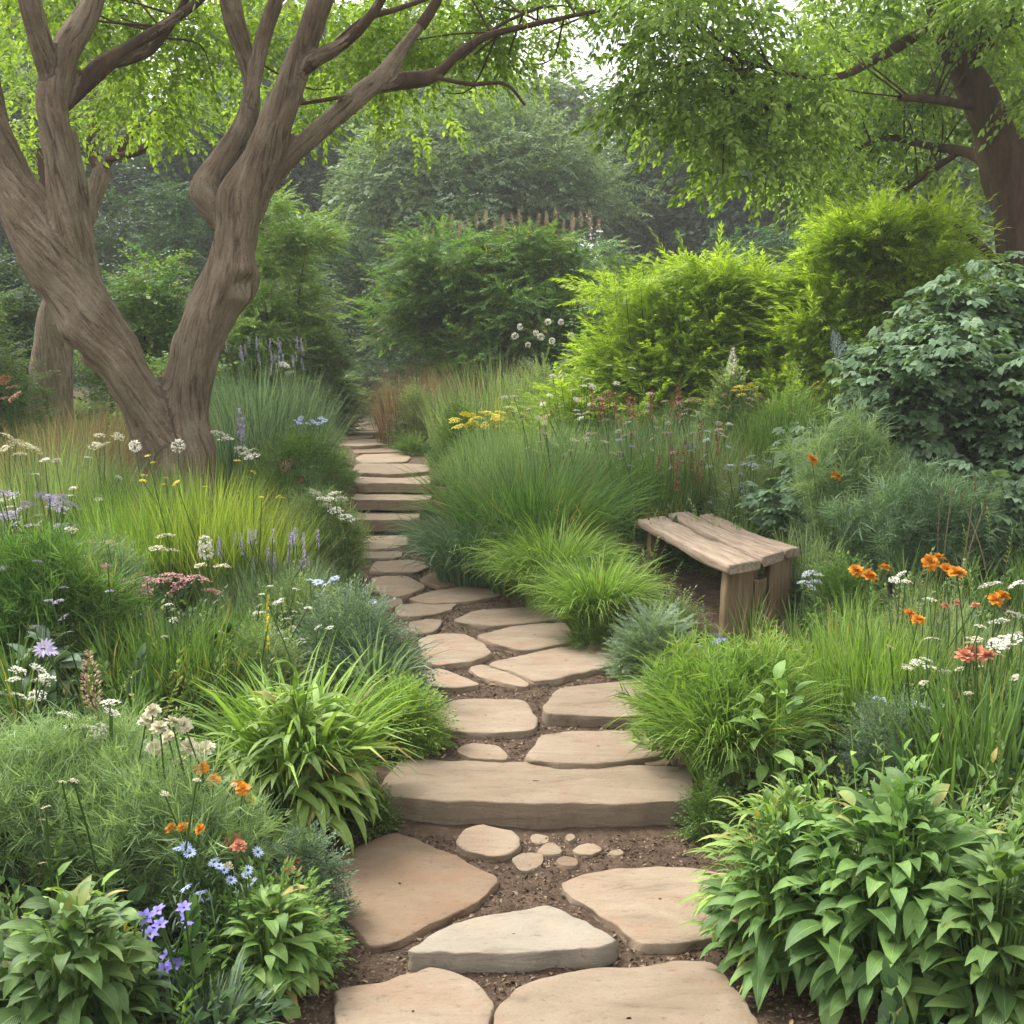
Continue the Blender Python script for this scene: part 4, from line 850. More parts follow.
bgtree('mid green tree seen between the two left trunks', 150, 280, 85, 290, 38, 'deep', 65, 1900, 1.2)
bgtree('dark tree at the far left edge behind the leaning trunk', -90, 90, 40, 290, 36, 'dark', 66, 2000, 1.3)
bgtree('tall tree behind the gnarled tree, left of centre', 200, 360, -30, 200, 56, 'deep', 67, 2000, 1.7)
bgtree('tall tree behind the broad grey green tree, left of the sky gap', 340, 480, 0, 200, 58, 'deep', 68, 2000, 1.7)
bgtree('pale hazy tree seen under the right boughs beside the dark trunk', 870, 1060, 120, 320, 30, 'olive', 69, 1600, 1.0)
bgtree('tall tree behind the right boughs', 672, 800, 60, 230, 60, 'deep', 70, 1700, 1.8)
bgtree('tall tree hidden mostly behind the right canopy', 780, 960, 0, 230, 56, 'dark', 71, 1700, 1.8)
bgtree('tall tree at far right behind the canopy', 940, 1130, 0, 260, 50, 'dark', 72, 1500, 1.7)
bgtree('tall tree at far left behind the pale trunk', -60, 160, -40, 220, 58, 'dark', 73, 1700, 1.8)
far = []
rng = np.random.default_rng(80)
for k in range(60):
    a = rng.uniform(-1, 1); Yd = rng.uniform(72, 84); x = a*60; h = rng.uniform(13, 20) if abs(x-5.6) > 9 else rng.uniform(8, 10.5)
    far.append((np.array([x, Yd, h*.5+1]), np.array([rng.uniform(3, 5), 3, h*.5]), 520, 3.0))
for k in range(44):
    x = rng.uniform(-55, 55); far.append((np.array([x, rng.uniform(58, 68), 3.2]), np.array([4, 2, 3.6]), 560, 2.4))
fw = mesh('far_woodland', *crown_clumps(far, SPRAY_FAR, 81), M['deep']); fw['kind'] = 'stuff'
# ------------------------------------------------------------------ shrubs
def shrub(name, label, px0, px1, ytop, Y, mat, tpl=SPRAY_FAR, size=.3, n=3000, seed=None, clumps=34, flat=.55, el=(.15, .35), deep=.75, shoots=0, cat='shrub', group=None, base=.0, lump=.3):
    seed = seed or nxt(); rng = np.random.default_rng(seed); x, z, W, H = ybox(px0, px1, ytop, Y)
    t = thing(name, label, cat, (x, Y, z), group); R3 = np.array([W/2, W/2*deep, H*(1-base)*1.1])*1.1
    D = sphere_dirs(clumps, rng, -.05); f = 1+lump*vnoise(D*1.9+seed*.31)
    C = D*R3*(f*rng.uniform(.60, .86, clumps))[:, None]; C[:, 2] += H*base
    cl = [(c, np.array([W*.17, W*.17, W*.17*flat])*rng.uniform(.7, 1.3), n//clumps, size) for c in C]
    cl.append((np.array([0, 0, H*.42]), R3*np.array([.66, .66, .42]), n//4, size*1.1))
    V, F = crown_clumps(cl, tpl, seed+7, el); V[:, 2] = np.maximum(V[:, 2], -.02)
    br, extra = [], []
    for c in C[::2]:
        b = np.array([c[0]*.12, c[1]*.12, -.05]); br.append(tube(spline([b, (b+c)/2+np.array([0, 0, .12*H]), c], 9), np.linspace(.012*W+.006, .006, 9), 5))
    for k in range(shoots):
        a = rng.uniform(0, 6.28); q = rng.uniform(0, .75); p = np.array([q*math.cos(a)*R3[0], q*math.sin(a)*R3[1], H*.75*math.sqrt(1-q*q)]); tip = p+np.array([p[0]*.12, p[1]*.1, H*rng.uniform(.16, .36)])
        br.append(tube(spline([p*.6, p, tip], 7), np.linspace(.01, .004, 7), 5))
        m = 9; tt = np.linspace(.3, 1, m)[:, None]; pp = p*(1-tt)+tip*tt
        sv = scatter(tpl, pp, rng.uniform(0, 6.28, m), rng.normal(.55, .25, m), rng.normal(0, .3, m), size*.55*(1.2-.6*tt[:, 0]))
        extra.append(sv)
    mesh('crown', *cat_([(V, F)]+extra), M[mat], t)
    mesh('branches', *cat_(br), M['bark_dark'], t)
    return t
shrub('shrub', 'rounded mid green shrub right of the gnarled trunk', 226, 342, 236, 17.5, 'bright', FERN_FAR, .42, 4200, el=(.1, .3))
shrub('hedge', 'clipped dark hedge block behind the end of the path', 335, 412, 272, 30, 'dark', SPRAY_FAR, .35, 3000, cat='hedge', flat=1., lump=.1)
shrub('shrub', 'pale topped shrub behind the clipped dark hedge', 335, 420, 255, 34, 'sage', SPRAY_FAR, .5, 1600)
shrub('shrub', 'wide deep green shrub topped with pinkish plumes in the centre', 398, 626, 226, 18.5, 'fresh', FERN_FAR, .48, 8500, clumps=70, deep=.6, el=(.1, .3))
shrub('shrub', 'thin grey green shrub filling between the plumed shrub and the golden one', 585, 680, 268, 16.5, 'fresh', SPRAY_FAR, .35, 1800, shoots=5)
shrub('golden_shrub', 'golden lime shrub with layered boughs, left one of the two', 588, 806, 262, 12.4, 'lime', FERN_FAR, .40, 7500, clumps=64, flat=.4, el=(.38, .32), shoots=11, deep=.6)
shrub('golden_shrub', 'golden lime shrub growing under the right tree', 778, 978, 216, 11.4, 'lime', FERN_FAR, .40, 7500, clumps=64, flat=.5, el=(.45, .32), shoots=14, deep=.6)
bs = shrub('shrub', 'big blue green shrub with lobed leaves at the right edge', 786, 1130, 282, 7.6, 'silverleaf', PALM, .125, 9500, clumps=64, flat=.6, el=(-.15, .3), deep=.6)
shrub('shrub', 'low dark shrub at the left edge behind the pale trunk', -50, 48, 255, 15.5, 'dark', SPRAY_FAR, .35, 2600)
shrub('shrub', 'low dark green shrub seen between the twin trunks', 80, 215, 268, 16.5, 'fresh', SPRAY_FAR, .35, 3400)
shrub('shrub', 'bright little shrub low in the fork of the gnarled tree', 130, 235, 345, 12.5, 'bright', SPRAY_FAR, .26, 1700)
shrub('shrub', 'arching green mound beside the far end of the path', 283, 345, 340, 17.5, 'green', FERN_FAR, .32, 1700)
shrub('shrub', 'smooth grey blue cushion where the path disappears', 340, 412, 354, 28, 'blue', FINE, .25, 2200, lump=.05)
shrub('shrub', 'small grey bush behind the rounded shrub near the leaning limb', 278, 335, 212, 26, 'olive', SPRAY_FAR, .45, 1100)
shrub('blossom_shrub', 'dark shrub dusted with white blossom seen between the trunks', 135, 215, 185, 28, 'deep', SPRAY_FAR, .5, 1800)
shrub('blossom_shrub', 'far dark bush at the left seen under the pale trunk branches', 90, 150, 205, 30, 'dark', SPRAY_FAR, .5, 1500)
shrub('shrub', 'mid green bush closing the far left of the bed', -70, 30, 300, 12, 'green', FINE, .3, 2200)
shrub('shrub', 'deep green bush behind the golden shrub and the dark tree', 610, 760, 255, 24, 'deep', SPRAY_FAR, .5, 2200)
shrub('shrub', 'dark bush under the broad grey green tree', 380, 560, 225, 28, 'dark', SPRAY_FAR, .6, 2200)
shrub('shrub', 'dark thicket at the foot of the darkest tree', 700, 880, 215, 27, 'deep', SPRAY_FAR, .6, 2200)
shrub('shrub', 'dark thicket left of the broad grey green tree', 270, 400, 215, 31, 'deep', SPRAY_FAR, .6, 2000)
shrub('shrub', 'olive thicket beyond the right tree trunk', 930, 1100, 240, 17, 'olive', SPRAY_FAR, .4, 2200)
# ------------------------------------------------------------------ beds: plants from back to front
def grass(label, px0, px1, yt, Y, mat, name='grass_clump', n=500, bw=.007, kind='clump', group=None, cat='grass', **kw):
    x, z, W, H = ybox(px0, px1, yt, Y)
    VF = k_grass(W, H, nxt(), n, bw, **kw) if kind == 'clump' else k_stand(W, kw.pop('d', W*.5), H, nxt(), n, bw, **kw)
    return solo(name, label, cat, VF, mat, x, Y, z, group)
def mound(label, px0, px1, yt, Y, mat, name='herb_mound', n=700, tpl=SPRAY_HERB, size=.12, cat='plant', group=None, **kw):
    x, z, W, H = ybox(px0, px1, yt, Y); return solo(name, label, cat, k_dome(W, W*kw.pop('deep', .7), H*1.02, nxt(), n, tpl, size, **kw), mat, x, Y, z, group)
def feather(label, px0, px1, yt, Y, mat, name='feathery_herb', n=1000, fl=.14, fw=.004, stems=28, cat='plant', group=None, deep=.6):
    x, z, W, H = ybox(px0, px1, yt, Y); return solo(name, label, cat, k_feather(W, W*deep, H, nxt(), n, fl, fw, stems), mat, x, Y, z, group)
def hosta(label, px0, px1, yt, Y, mat, name='leafy_clump', cat='plant', group=None, **kw):
    x, z, W, H = ybox(px0, px1, yt, Y)
    o = solo(name, label, cat, k_hosta(W, H, nxt(), **kw), mat+'_v', x, Y, z, group)
    nl = kw.get('n', 160); nv = len(o.data.vertices); uv = np.zeros((nv, 3), np.float32); uv[:, 0] = .5
    t = np.repeat(np.linspace(0, 1, 7), 3); sd = np.tile([-1., 0., 1.], 7); uv[:nl*21, 0] = np.tile(sd, nl); uv[:nl*21, 1] = np.tile(t, nl)
    at = o.data.attributes.new('leafuv', 'FLOAT_VECTOR', 'POINT'); at.data.foreach_set('vector', uv.ravel()); return o
def stems(label, px0, px1, yt, Y, mat, name='leafy_herb', cat='plant', group=None, **kw):
    x, z, W, H = ybox(px0, px1, yt, Y); return solo(name, label, cat, k_stems(W, W*.6, H, nxt(), **kw), mat, x, Y, z, group)
def flowers(name, label, pts, Y, kind, r, mat, leaf=None, leafbox=None, stem='stem', cat='flower', group=None, centre=None, lk=None, dj=.06, **kw):
    cx = np.mean([p[0] for p in pts]); x = pix(cx, 400, Y)[0]; z = g1(x, Y); loc = (x, Y, z)
    t = thing(name, label, cat, loc, group)
    heads(t, loc, pts, Y, kind, r, mat, stem, centre=centre, dj=dj)
    if leaf:
        a, b, yt = leafbox; X0, z0, W, H = ybox(a, b, yt, Y); V, F = (lk or (lambda W, H: k_stems(W, W*.6, H, nxt(), 14, 12, .07, .022)))(W, H)
        mesh('foliage', V+np.array([X0-x, 0, z0-z]), F, M[leaf], t)
    return t
def scat(x0, x1, y0, y1, n, seed):
    r = np.random.default_rng(seed); return [(r.uniform(x0, x1), r.uniform(y0, y1)) for _ in range(n)]
# far banks, right of the path
flowers('plume_grass', 'row of pinkish plumes topping the central shrub', [(420+k*6.2+((k*37)%7-3), 250-28*math.sin(min(1, (k+3)/13)*1.57)+((k*53)%11)-3) for k in range(30)], 18.6, 'plume', .055, 'tan', dj=.4, stem='drystem', cat='grass')
grass('reddish tinged grass on the bank at the far right path edge', 378, 452, 352, 15.6, 'rust', 'meadow_grass', 900, .012, 'stand', d=1.2)
mound('green mound on the far bank below the reddish grass', 388, 445, 372, 15, 'sage', n=900, tpl=FINE, size=.22)
mound('pale green flowery mound in front of the central plumed shrub', 470, 620, 350, 14.8, 'sage', n=1500, tpl=FINE, size=.25)
mound('green mound next to the pale flowery one under the golden shrub', 555, 660, 372, 13, 'green', n=1200, tpl=FINE, size=.22)
grass('tall pale meadow grass above the yellow flowers', 430, 560, 348, 14.2, 'sage', 'meadow_grass', 900, .012, 'stand', d=1.6)
flowers('white_allium', 'white round flowers on dark stems before the central shrub', [(520,327),(536,333),(548,322),(541,337),(561,322),(515,336),(552,341),(571,336),(528,345)], 15.6, 'ball', .048, 'white', 'sage', (500,585,350))
grass('rusty seed heads standing left of the white round flowers', 440, 520, 352, 15.2, 'rust', 'meadow_grass', 260, .014, 'stand', d=1, hj=.2)
mound('lush green mound on the right edge of the far path', 428, 492, 398, 12, 'green', n=1300, tpl=FINE, size=.2)
mound('lime green mound under the yellow flower patch', 440, 535, 418, 11.2, 'bright', n=1500, tpl=FINE, size=.18)
flowers('yellow_flower_patch', 'bright yellow flower patch on the mid right bank', scat(444, 502, 412, 428, 26, 4), 11.2, 'umbel', .055, 'yellow', dj=.15)
grass('hazy meadow grass behind the big arching clump', 450, 610, 398, 10.2, 'soft', 'meadow_grass', 1600, .008, 'stand', d=1.3)
grass('bluish meadow grass in front of the golden shrub', 580, 740, 388, 10.6, 'silverleaf', 'meadow_grass', 1400, .008, 'stand', d=1.3)
flowers('pink_meadow_flowers', 'faded pink flowers above the hazy meadow grass', scat(540, 720, 392, 440, 30, 7), 10, 'umbel', .035, 'blush', dj=.3)
flowers('rust_spikes', 'reddish brown flower spikes below the golden shrub', scat(590, 690, 395, 435, 20, 8), 10.6, 'spike', .05, 'red', dj=.3)
flowers('white_meadow_flowers', 'tiny white flowers scattered over the meadow behind the bench', scat(600, 740, 420, 470, 20, 9), 9.4, 'umbel', .03, 'white', dj=.3)
mound('lime tinted mound below the left silvery spire', 690, 770, 366, 10.8, 'sage', n=1300, tpl=SPRAY_BROAD, size=.16)
mound('yellowish mound between the two silvery spires', 742, 835, 362, 10.2, 'bright', n=1500, tpl=SPRAY_HERB, size=.16)
flowers('yellow_umbels', 'small yellow flower heads near the left silvery spire', scat(735, 760, 385, 396, 8, 12), 10, 'umbel', .04, 'yellow')
flowers('silver_spire', 'silvery white spire in front of the left golden shrub', [(732, 366)], 10.4, 'plume', .055, 'white')
flowers('silver_spire', 'silvery white double spire in front of the right golden shrub', [(838, 352), (834, 345), (842, 360)], 9.8, 'plume', .05, 'silver')
grass('dark upright grass behind the bench', 735, 830, 378, 9.4, 'green', 'upright_grass', 1200, .008, 'stand', d=.9)
grass('soft meadow grass left of the upright dark grass', 640, 760, 412, 9.0, 'sage', 'meadow_grass', 1400, .007, 'stand', d=1.)
grass('green meadow grass between the arching clump and the bench', 590, 700, 420, 8.7, 'fresh', 'meadow_grass', 1300, .007, 'stand', d=.9)
flowers('rust_spikes', 'dull red seed spikes behind the left end of the bench', scat(640, 720, 430, 490, 12, 14), 8.2, 'spike', .04, 'red', dj=.2)
mound('grey flowered mound directly behind the bench', 712, 808, 452, 7.9, 'sage', n=1500, tpl=FINE, size=.15)
flowers('silver_flowers', 'silvery blue flower heads on the mound behind the bench', scat(725, 800, 455, 500, 20, 15), 7.7, 'umbel', .035, 'silver', dj=.15)
feather('fine light green plant leaning on the lobed blue green shrub', 798, 905, 415, 7.1, 'soft', n=2200, fl=.16, fw=.005, stems=34)
feather('darker feathery plant at the foot of the lobed shrub', 850, 1000, 470, 6.6, 'silverleaf', n=2000, fl=.16, fw=.005, stems=30)
flowers('orange_flower', 'two small orange flowers on the fine plant behind the bench', [(812, 459), (836, 476)], 6.9, 'double', .045, 'orange', centre='brown')
# big arching grass and ferns at the right path edge
grass('big arching green grass clump on the right path edge', 408, 660, 448, 7.9, 'fresh', 'arching_grass', 2600, .010, bend=(.6, 2.0), r0=.45)
grass('blue green skirt of grass in front of the big arching clump', 412, 530, 492, 7.5, 'silverleaf', 'arching_grass', 1300, .010, bend=(1.4, 2.7), r0=.55)
grass('low drooping grass between the arching clump and the ferns', 470, 570, 520, 7.15, 'green', 'arching_grass', 800, .011, bend=(1.2, 2.3), r0=.55)
grass('lime green ferny clump further from the bench', 508, 606, 512, 6.75, 'bright', 'fern_clump', 1900, .011, bend=(1.3, 2.7), r0=.6)
grass('lime green ferny clump touching the bench leg', 560, 640, 545, 5.95, 'bright', 'fern_clump', 1900, .010, bend=(1.3, 2.7), r0=.6)
mound('grey green ferny mound at the foot of the bench', 606, 706, 596, 5.25, 'grey', 'fern_mound', 800, SPRAY_FERN, .13, up=.1)
mound('silvery grey tuft before the near bench leg', 672, 730, 648, 4.75, 'grey', n=500, tpl=SPRAY_HERB, size=.07)
flowers('violet_flower', 'single violet flower head by the near bench leg', [(718, 636), (715, 643), (721, 641)], 4.85, 'star', .028, 'violet')
grass('dry wispy grass stems in front of the near bench leg', 730, 790, 575, 5.0, 'straw', 'wispy_grass', 90, .004, 'stand', d=.3)
mound('leafy green patch beside the right end of the bench', 812, 890, 555, 5.9, 'green', n=900, tpl=SPRAY_HERB, size=.12)
flowers('silver_flowers', 'pale blue white flower head just right of the bench', scat(800, 818, 572, 588, 7, 21), 5.6, 'umbel', .03, 'silver')
# right bed, middle
grass('tall thin green stems under the orange flowers', 855, 1050, 575, 4.7, 'sage', 'flower_stems', 900, .005, 'stand', d=.8)
grass('bright upright grass right of the near bench leg', 806, 940, 600, 4.45, 'bright', 'upright_grass', 1300, .008, 'stand', d=.7)
feather('soft lime clump spilling over the right path edge', 668, 800, 640, 4.05, 'bright', 'soft_clump', 2000, .13, .005, 34, deep=.9)
grass('lime arching grass at the path edge below the bench', 664, 810, 650, 3.95, 'bright', 'arching_grass', 1600, .008, bend=(1.1, 2.5), r0=.5)
hosta('few broad leaved stems among the lime grass', 735, 845, 652, 3.75, 'hosta', 'broad_leaf_plant', n=46, ll=.11, lw=.055)
mound('blue grey cushion below the white flowers at right', 845, 965, 682, 3.7, 'blue', n=1200, tpl=FINE, size=.09)
grass('upright strap leaves at the right edge', 930, 1080, 635, 3.55, 'green', 'strap_leaves', 260, .016, 'stand', d=.5, hj=.3)
stems('yellow green leafy sprig above the big broad leaved clump', 840, 935, 700, 3.2, 'bright', n=10, per=10, ll=.06, lw=.03)
flowers('orange_flower', 'pair of orange flowers closest to the bench', [(856,571),(869,576),(885,568)], 4.55, 'double', .036, 'orange', centre='brown')
flowers('orange_flower', 'tallest tight group of orange flowers on the right', [(938,558),(946,570),(957,573),(930,562)], 4.5, 'double', .036, 'orange', centre='brown')
flowers('orange_flower', 'vivid orange flower nearest the right edge', [(1002,596),(995,600)], 4.2, 'double', .038, 'orange', centre='brown')
flowers('orange_flower', 'lower orange and brown flower between the tall groups', [(909,614),(918,620)], 4.3, 'double', .034, 'orange', centre='brown')
flowers('salmon_flower', 'salmon pink flower head low at the right edge', [(965,656),(977,654),(988,656),(972,651)], 3.9, 'double', .034, 'salmon', centre='red')
flowers('salmon_flower', 'small faded red flowers between the orange ones', [(945,606),(957,603),(976,606)], 4.3, 'double', .022, 'salmon')
flowers('white_umbel', 'flat white flower heads at the right edge of the frame', [(1000,622),(1016,616),(1012,640),(1000,645),(1022,638),(990,586),(1018,585)], 4.1, 'umbel', .04, 'white')
flowers('white_umbel', 'small white flower cluster left of the salmon flower', [(908,668),(917,663),(926,660),(930,668),(945,672)], 3.9, 'umbel', .026, 'white')
flowers('white_umbel', 'little white flower cluster beside the closest orange pair', [(894,580),(901,575),(905,582),(930,600)], 4.6, 'umbel', .026, 'white')
flowers('silver_flowers', 'greyish flower heads over the blue grey cushion', [(915,705),(925,708),(940,706),(880,700)], 3.7, 'umbel', .026, 'silver')
flowers('bare_stems', 'bare brown twigs before the lobed blue green shrub', [(952,492),(975,486),(962,500),(940,498),(985,505)], 6.2, 'spike', .02, 'brown', stem='drystem', cat='plant')
# right foreground
hosta('big clump of broad oval leaves in the right foreground', 770, 1075, 770, 2.62, 'fresh', 'broad_leaf_plant', n=560, ll=.12, lw=.046, droop=1.5)
hosta('narrow leaved lime clump leaning over the path in the right foreground', 692, 905, 770, 2.85, 'bright', 'lance_leaf_clump', n=620, ll=.105, lw=.017, prof=lance, droop=1.6)
hosta('pointed drooping leaves at the path side of the right foreground', 715, 880, 815, 2.72, 'fresh', 'broad_leaf_plant', n=260, ll=.11, lw=.03, prof=lance)
stems('upright leafy stems rising from the right foreground clump', 790, 1060, 742, 2.75, 'fresh', n=52, per=18, ll=.085, lw=.024, lean=.3)
hosta('second broad leaved clump at the right corner', 930, 1120, 830, 2.35, 'green', 'broad_leaf_plant', n=240, ll=.12, lw=.045)
# left side, far to near
grass('tall blue green grass behind the left path edge', 205, 318, 352, 10.6, 'blue', 'tall_grass', 2200, .011, 'stand', d=1.6, hj=.3)
flowers('lavender_spikes', 'mauve brown spikes topping the tall blue green grass', scat(222, 305, 343, 372, 26, 31), 10.8, 'spike', .028, 'lilac', dj=.4)
flowers('white_allium', 'white flower pair right of the mauve spikes', [(285,366),(290,373),(281,364)], 11.5, 'umbel', .06, 'white')
mound('soft green mound beside the three steps', 235, 358, 418, 9.0, 'green', n=2400, tpl=FINE, size=.17)
mound('hazy blue green mound above the soft one on the left path edge', 258, 334, 392, 10.8, 'blue', n=1400, tpl=FINE, size=.2)
flowers('paleblue_flower', 'pale blue daisies on the mound beside the upper path', scat(292, 328, 418, 428, 9, 33), 9.4, 'daisy', .034, 'paleblue')
grass('brownish dry grass at the foot of the gnarled tree', 5, 150, 392, 9.6, 'straw', 'dry_grass', 1500, .009, 'stand', d=1.4)
grass('mauve brown grass before the pale trunk', 20, 130, 405, 8.8, 'rust', 'dry_grass', 1100, .008, 'stand', d=1.2)
flowers('rust_flowers', 'rusty orange flowers at the left edge beside the pale trunk', [(4,380),(12,388),(6,399),(16,397)], 9, 'umbel', .06, 'coral')
grass('tall meadow grass at the left edge', -40, 125, 428, 7.3, 'sage', 'meadow_grass', 2000, .007, 'stand', d=1.4)
grass('green grass in front of the gnarled trunk', 70, 210, 446, 6.9, 'green', 'meadow_grass', 1500, .007, 'stand', d=1.)
grass('golden green upright grass in front of the gnarled trunk', 118, 292, 446, 6.4, 'golden', 'golden_grass', 2600, .007, 'stand', d=.9, hj=.3, lean=.2)
grass('fresh green half of the golden grass drift', 84, 170, 462, 6.1, 'bright', 'golden_grass', 1300, .007, 'stand', d=.8)
flowers('cream_umbel', 'cream flat flower heads at the left edge of the meadow', [(8,437),(16,443),(26,446),(4,450),(34,450),(20,455)], 7., 'umbel', .05, 'cream')
flowers('cream_umbel', 'greenish cream flower heads left of the white balls', [(100,436),(118,437),(105,445),(95,446)], 7., 'umbel', .04, 'cream')
flowers('white_allium', 'round white flower ball left before the gnarled trunk', [(135,446)], 6.5, 'ball', .042, 'white')
flowers('white_allium', 'round white flower ball right before the gnarled trunk', [(178,446)], 6.5, 'ball', .044, 'white')
flowers('white_umbel', 'white flower heads just right of the gnarled trunk', [(220,435),(226,440),(242,451),(252,457),(247,453)], 7.2, 'umbel', .05, 'white')
flowers('mauve_flowers', 'dark mauve flower spike right of the gnarled trunk', [(240,430),(243,437)], 7.3, 'spike', .05, 'lilac')
flowers('seed_heads', 'brown round seed heads left of the white path flowers', [(291,462),(285,467),(300,480)], 7., 'ball', .036, 'brown')
feather('yellowish feathery plant on the left path edge', 278, 352, 498, 7.0, 'sage', n=1500, fl=.14, fw=.005)
flowers('white_umbel', 'white flowers hanging over the left path edge by the steps', [(315,494),(322,499),(330,500),(326,506),(336,511),(341,499),(334,494),(346,518)], 6.75, 'umbel', .045, 'white')
flowers('mauve_flowers', 'mauve pink haze of flowers at the left edge', scat(-5, 75, 492, 530, 22, 35), 5.9, 'umbel', .04, 'lilac', 'sage', (-20, 90, 500), dj=.2)
mound('green herbs under the mauve haze at the left', -20, 120, 520, 5.8, 'green', n=1500, tpl=FINE, size=.14)
mound('pale leafy mound left of the white flat flowers', 60, 150, 528, 5.6, 'grey', n=900, tpl=FINE, size=.13)
grass('misty lavender stems between golden grass and path', 205, 330, 545, 5.9, 'grey', 'lavender_clump', 1500, .005, 'stand', d=.7, hj=.25)
flowers('lavender_spikes', 'hazy lavender spikes beside the golden grass', scat(215, 320, 538, 572, 30, 37), 5.9, 'spike', .022, 'lilac', dj=.2)
mound('green herbs under the lavender haze', 235, 350, 575, 5.6, 'sage', n=1200, tpl=FINE, size=.13)
flowers('paleblue_flower', 'pale blue flower beside the lavender haze', [(318,582),(327,583),(310,580),(335,578),(372,602)], 5.4, 'daisy', .03, 'paleblue')
flowers('white_umbel', 'pair of flat white umbels left of centre', [(165,537),(158,549),(170,551)], 5.3, 'umbel', .05, 'cream')
flowers('white_allium', 'stacked white pom pom flower above the pink sedum', [(205,542),(206,552)], 5.3, 'ball', .036, 'white')
flowers('white_umbel', 'greenish white heads left of the pink sedum', [(108,544),(70,531),(86,560),(45,542),(200,566),(222,567)], 5.4, 'umbel', .04, 'cream')
flowers('pink_sedum', 'row of dusty pink sedum heads in the left bed', [(123,584),(134,579),(147,581),(160,582),(172,578),(184,584),(198,580),(212,592),(140,590),(176,592)], 5.0, 'umbel', .052, 'pink', 'sage', (110, 225, 592))
flowers('rust_flowers', 'orange brown flowers at the left end of the sedum row', [(93,574),(102,572),(88,578)], 4.95, 'ball', .036, 'salmon')
flowers('yellow_flower', 'yellow spike beside the left end of the sedum row', [(108,578),(106,632)], 4.9, 'spike', .03, 'yellow')
flowers('seed_heads', 'brown seed ball above the upright grass', [(102,609),(96,604)], 4.8, 'ball', .034, 'brown')
feather('dark feathery herbs at the left edge', -50, 118, 545, 4.8, 'fresh', n=2600, fl=.15, fw=.005, stems=44)
hosta('blue grey leaves low under the feathery herbs', -20, 80, 630, 4.4, 'blue', n=60, ll=.14, lw=.06)
grass('upright green grass clump left of centre', 96, 248, 592, 4.6, 'green', 'upright_grass', 1500, .008, 'stand', d=.6, lean=.2, bend=(.05, .8))
mound('blue green mound bulging onto the left path edge', 275, 428, 585, 4.95, 'blue', n=1900, tpl=FINE, size=.14)
grass('blue green strap leaves at the foot of the bulging mound', 310, 425, 620, 4.75, 'blue', 'arching_grass', 300, .016, bend=(.9, 2.2), r0=.4)
mound('olive herbs with small yellow buds behind the bright arching clump', 210, 310, 618, 4.5, 'sage', n=1000, tpl=FINE, size=.11)
flowers('yellow_spire', 'single tall yellow green spire with orange tip', [(268, 604), (268, 625), (268, 645)], 4.2, 'spike', .016, 'yellow', dj=.005)
mound('soft bright tuft on the left path edge above the wide step', 335, 448, 676, 4.3, 'bright', 'soft_tuft', n=1700, tpl=FINE, size=.12)
flowers('lilac_daisy', 'single lilac flower at the left over dark leaves', [(44,648),(50,650)], 4.0, 'daisy', .04, 'lilac')
flowers('tan_plume', 'pointed tan seed plume at the left', [(92, 690)], 3.25, 'plume', .045, 'tan', stem='drystem')
flowers('white_umbel', 'small tiered white umbels at the left edge', [(18,671),(38,669),(42,683),(14,680),(38,696),(20,697),(46,678)], 3.5, 'umbel', .028, 'white')
flowers('white_umbel', 'greyish white umbels around the tan plume', [(68,716),(82,728),(100,731),(110,703),(112,713),(92,740),(72,728),(104,744)], 3.2, 'umbel', .028, 'white')
flowers('white_rose', 'cream white ruffled flowers left of the bright arching clump', [(153,711),(184,725),(172,722),(201,752),(189,746),(155,748),(180,762),(168,737),(207,748),(146,722),(160,728)], 3.02, 'double', .026, 'cream', 'sage', (130, 220, 735))
flowers('orange_flower', 'little orange flowers below the cream ruffled ones', [(203,768),(214,780),(196,770)], 3.0, 'double', .02, 'orange')
grass('bright arching clump of strap leaves by the wide step', 186, 392, 655, 3.75, 'bright', 'arching_clump', 480, .021, bend=(.9, 2.4), r0=.45)
hosta('broad leaves at the heart of the bright arching clump', 192, 385, 668, 3.62, 'bright', 'broad_leaf_plant', n=420, ll=.17, lw=.030, prof=lance, droop=1.7)
feather('large soft grey green feathery mass at left', -50, 150, 728, 3.15, 'soft', 'feathery_mass', 5200, .10, .003, 70, deep=.8)
feather('lower feathery haze behind the blue flowers', 70, 250, 770, 2.95, 'soft', 'feathery_mass', 2800, .09, .003, 40)
mound('blue grey curly foliage against the brown flagstone', 252, 342, 812, 3.0, 'blue', n=900, tpl=SPRAY_HERB, size=.07)
flowers('orange_flower', 'pair of bright orange flowers on a thin leaning stem', [(243,789),(250,800),(238,784)], 3.0, 'double', .020, 'orange')
flowers('orange_flower', 'row of tiny orange flowers over the blue ones', [(157,828),(171,828),(183,827),(200,829)], 2.8, 'double', .016, 'orange')
flowers('salmon_flower', 'coral flower in front of a round pale seed head', [(233,842),(239,846)], 2.75, 'double', .026, 'salmon')
flowers('salmon_flower', 'small coral flower close to the brown flagstone', [(296,861),(290,870)], 2.8, 'double', .02, 'salmon')
flowers('blue_daisy', 'cloud of pale blue flowers in the left foreground', [(178,849),(190,853),(186,847),(214,862),(224,870),(219,866),(246,876),(252,882),(248,870),(186,888),(200,893),(206,898),(258,852),(231,880)], 2.7, 'daisy', .017, 'paleblue', 'blue', (150, 280, 850), lk=lambda W, H: k_stems(W, W*.6, H, nxt(), 26, 12, .05, .008))
flowers('violet_bells', 'violet bell flowers in the left foreground', [(122,917),(118,921),(145,918),(158,911),(150,934),(187,915),(190,926),(184,908),(136,938),(160,925),(165,970),(172,985),(168,958),(175,965),(143,945)], 2.45, 'star', .021, 'violet', 'blue', (85, 215, 930), lk=lambda W, H: k_stand(W, W*.6, H*.9, nxt(), 120, .010))
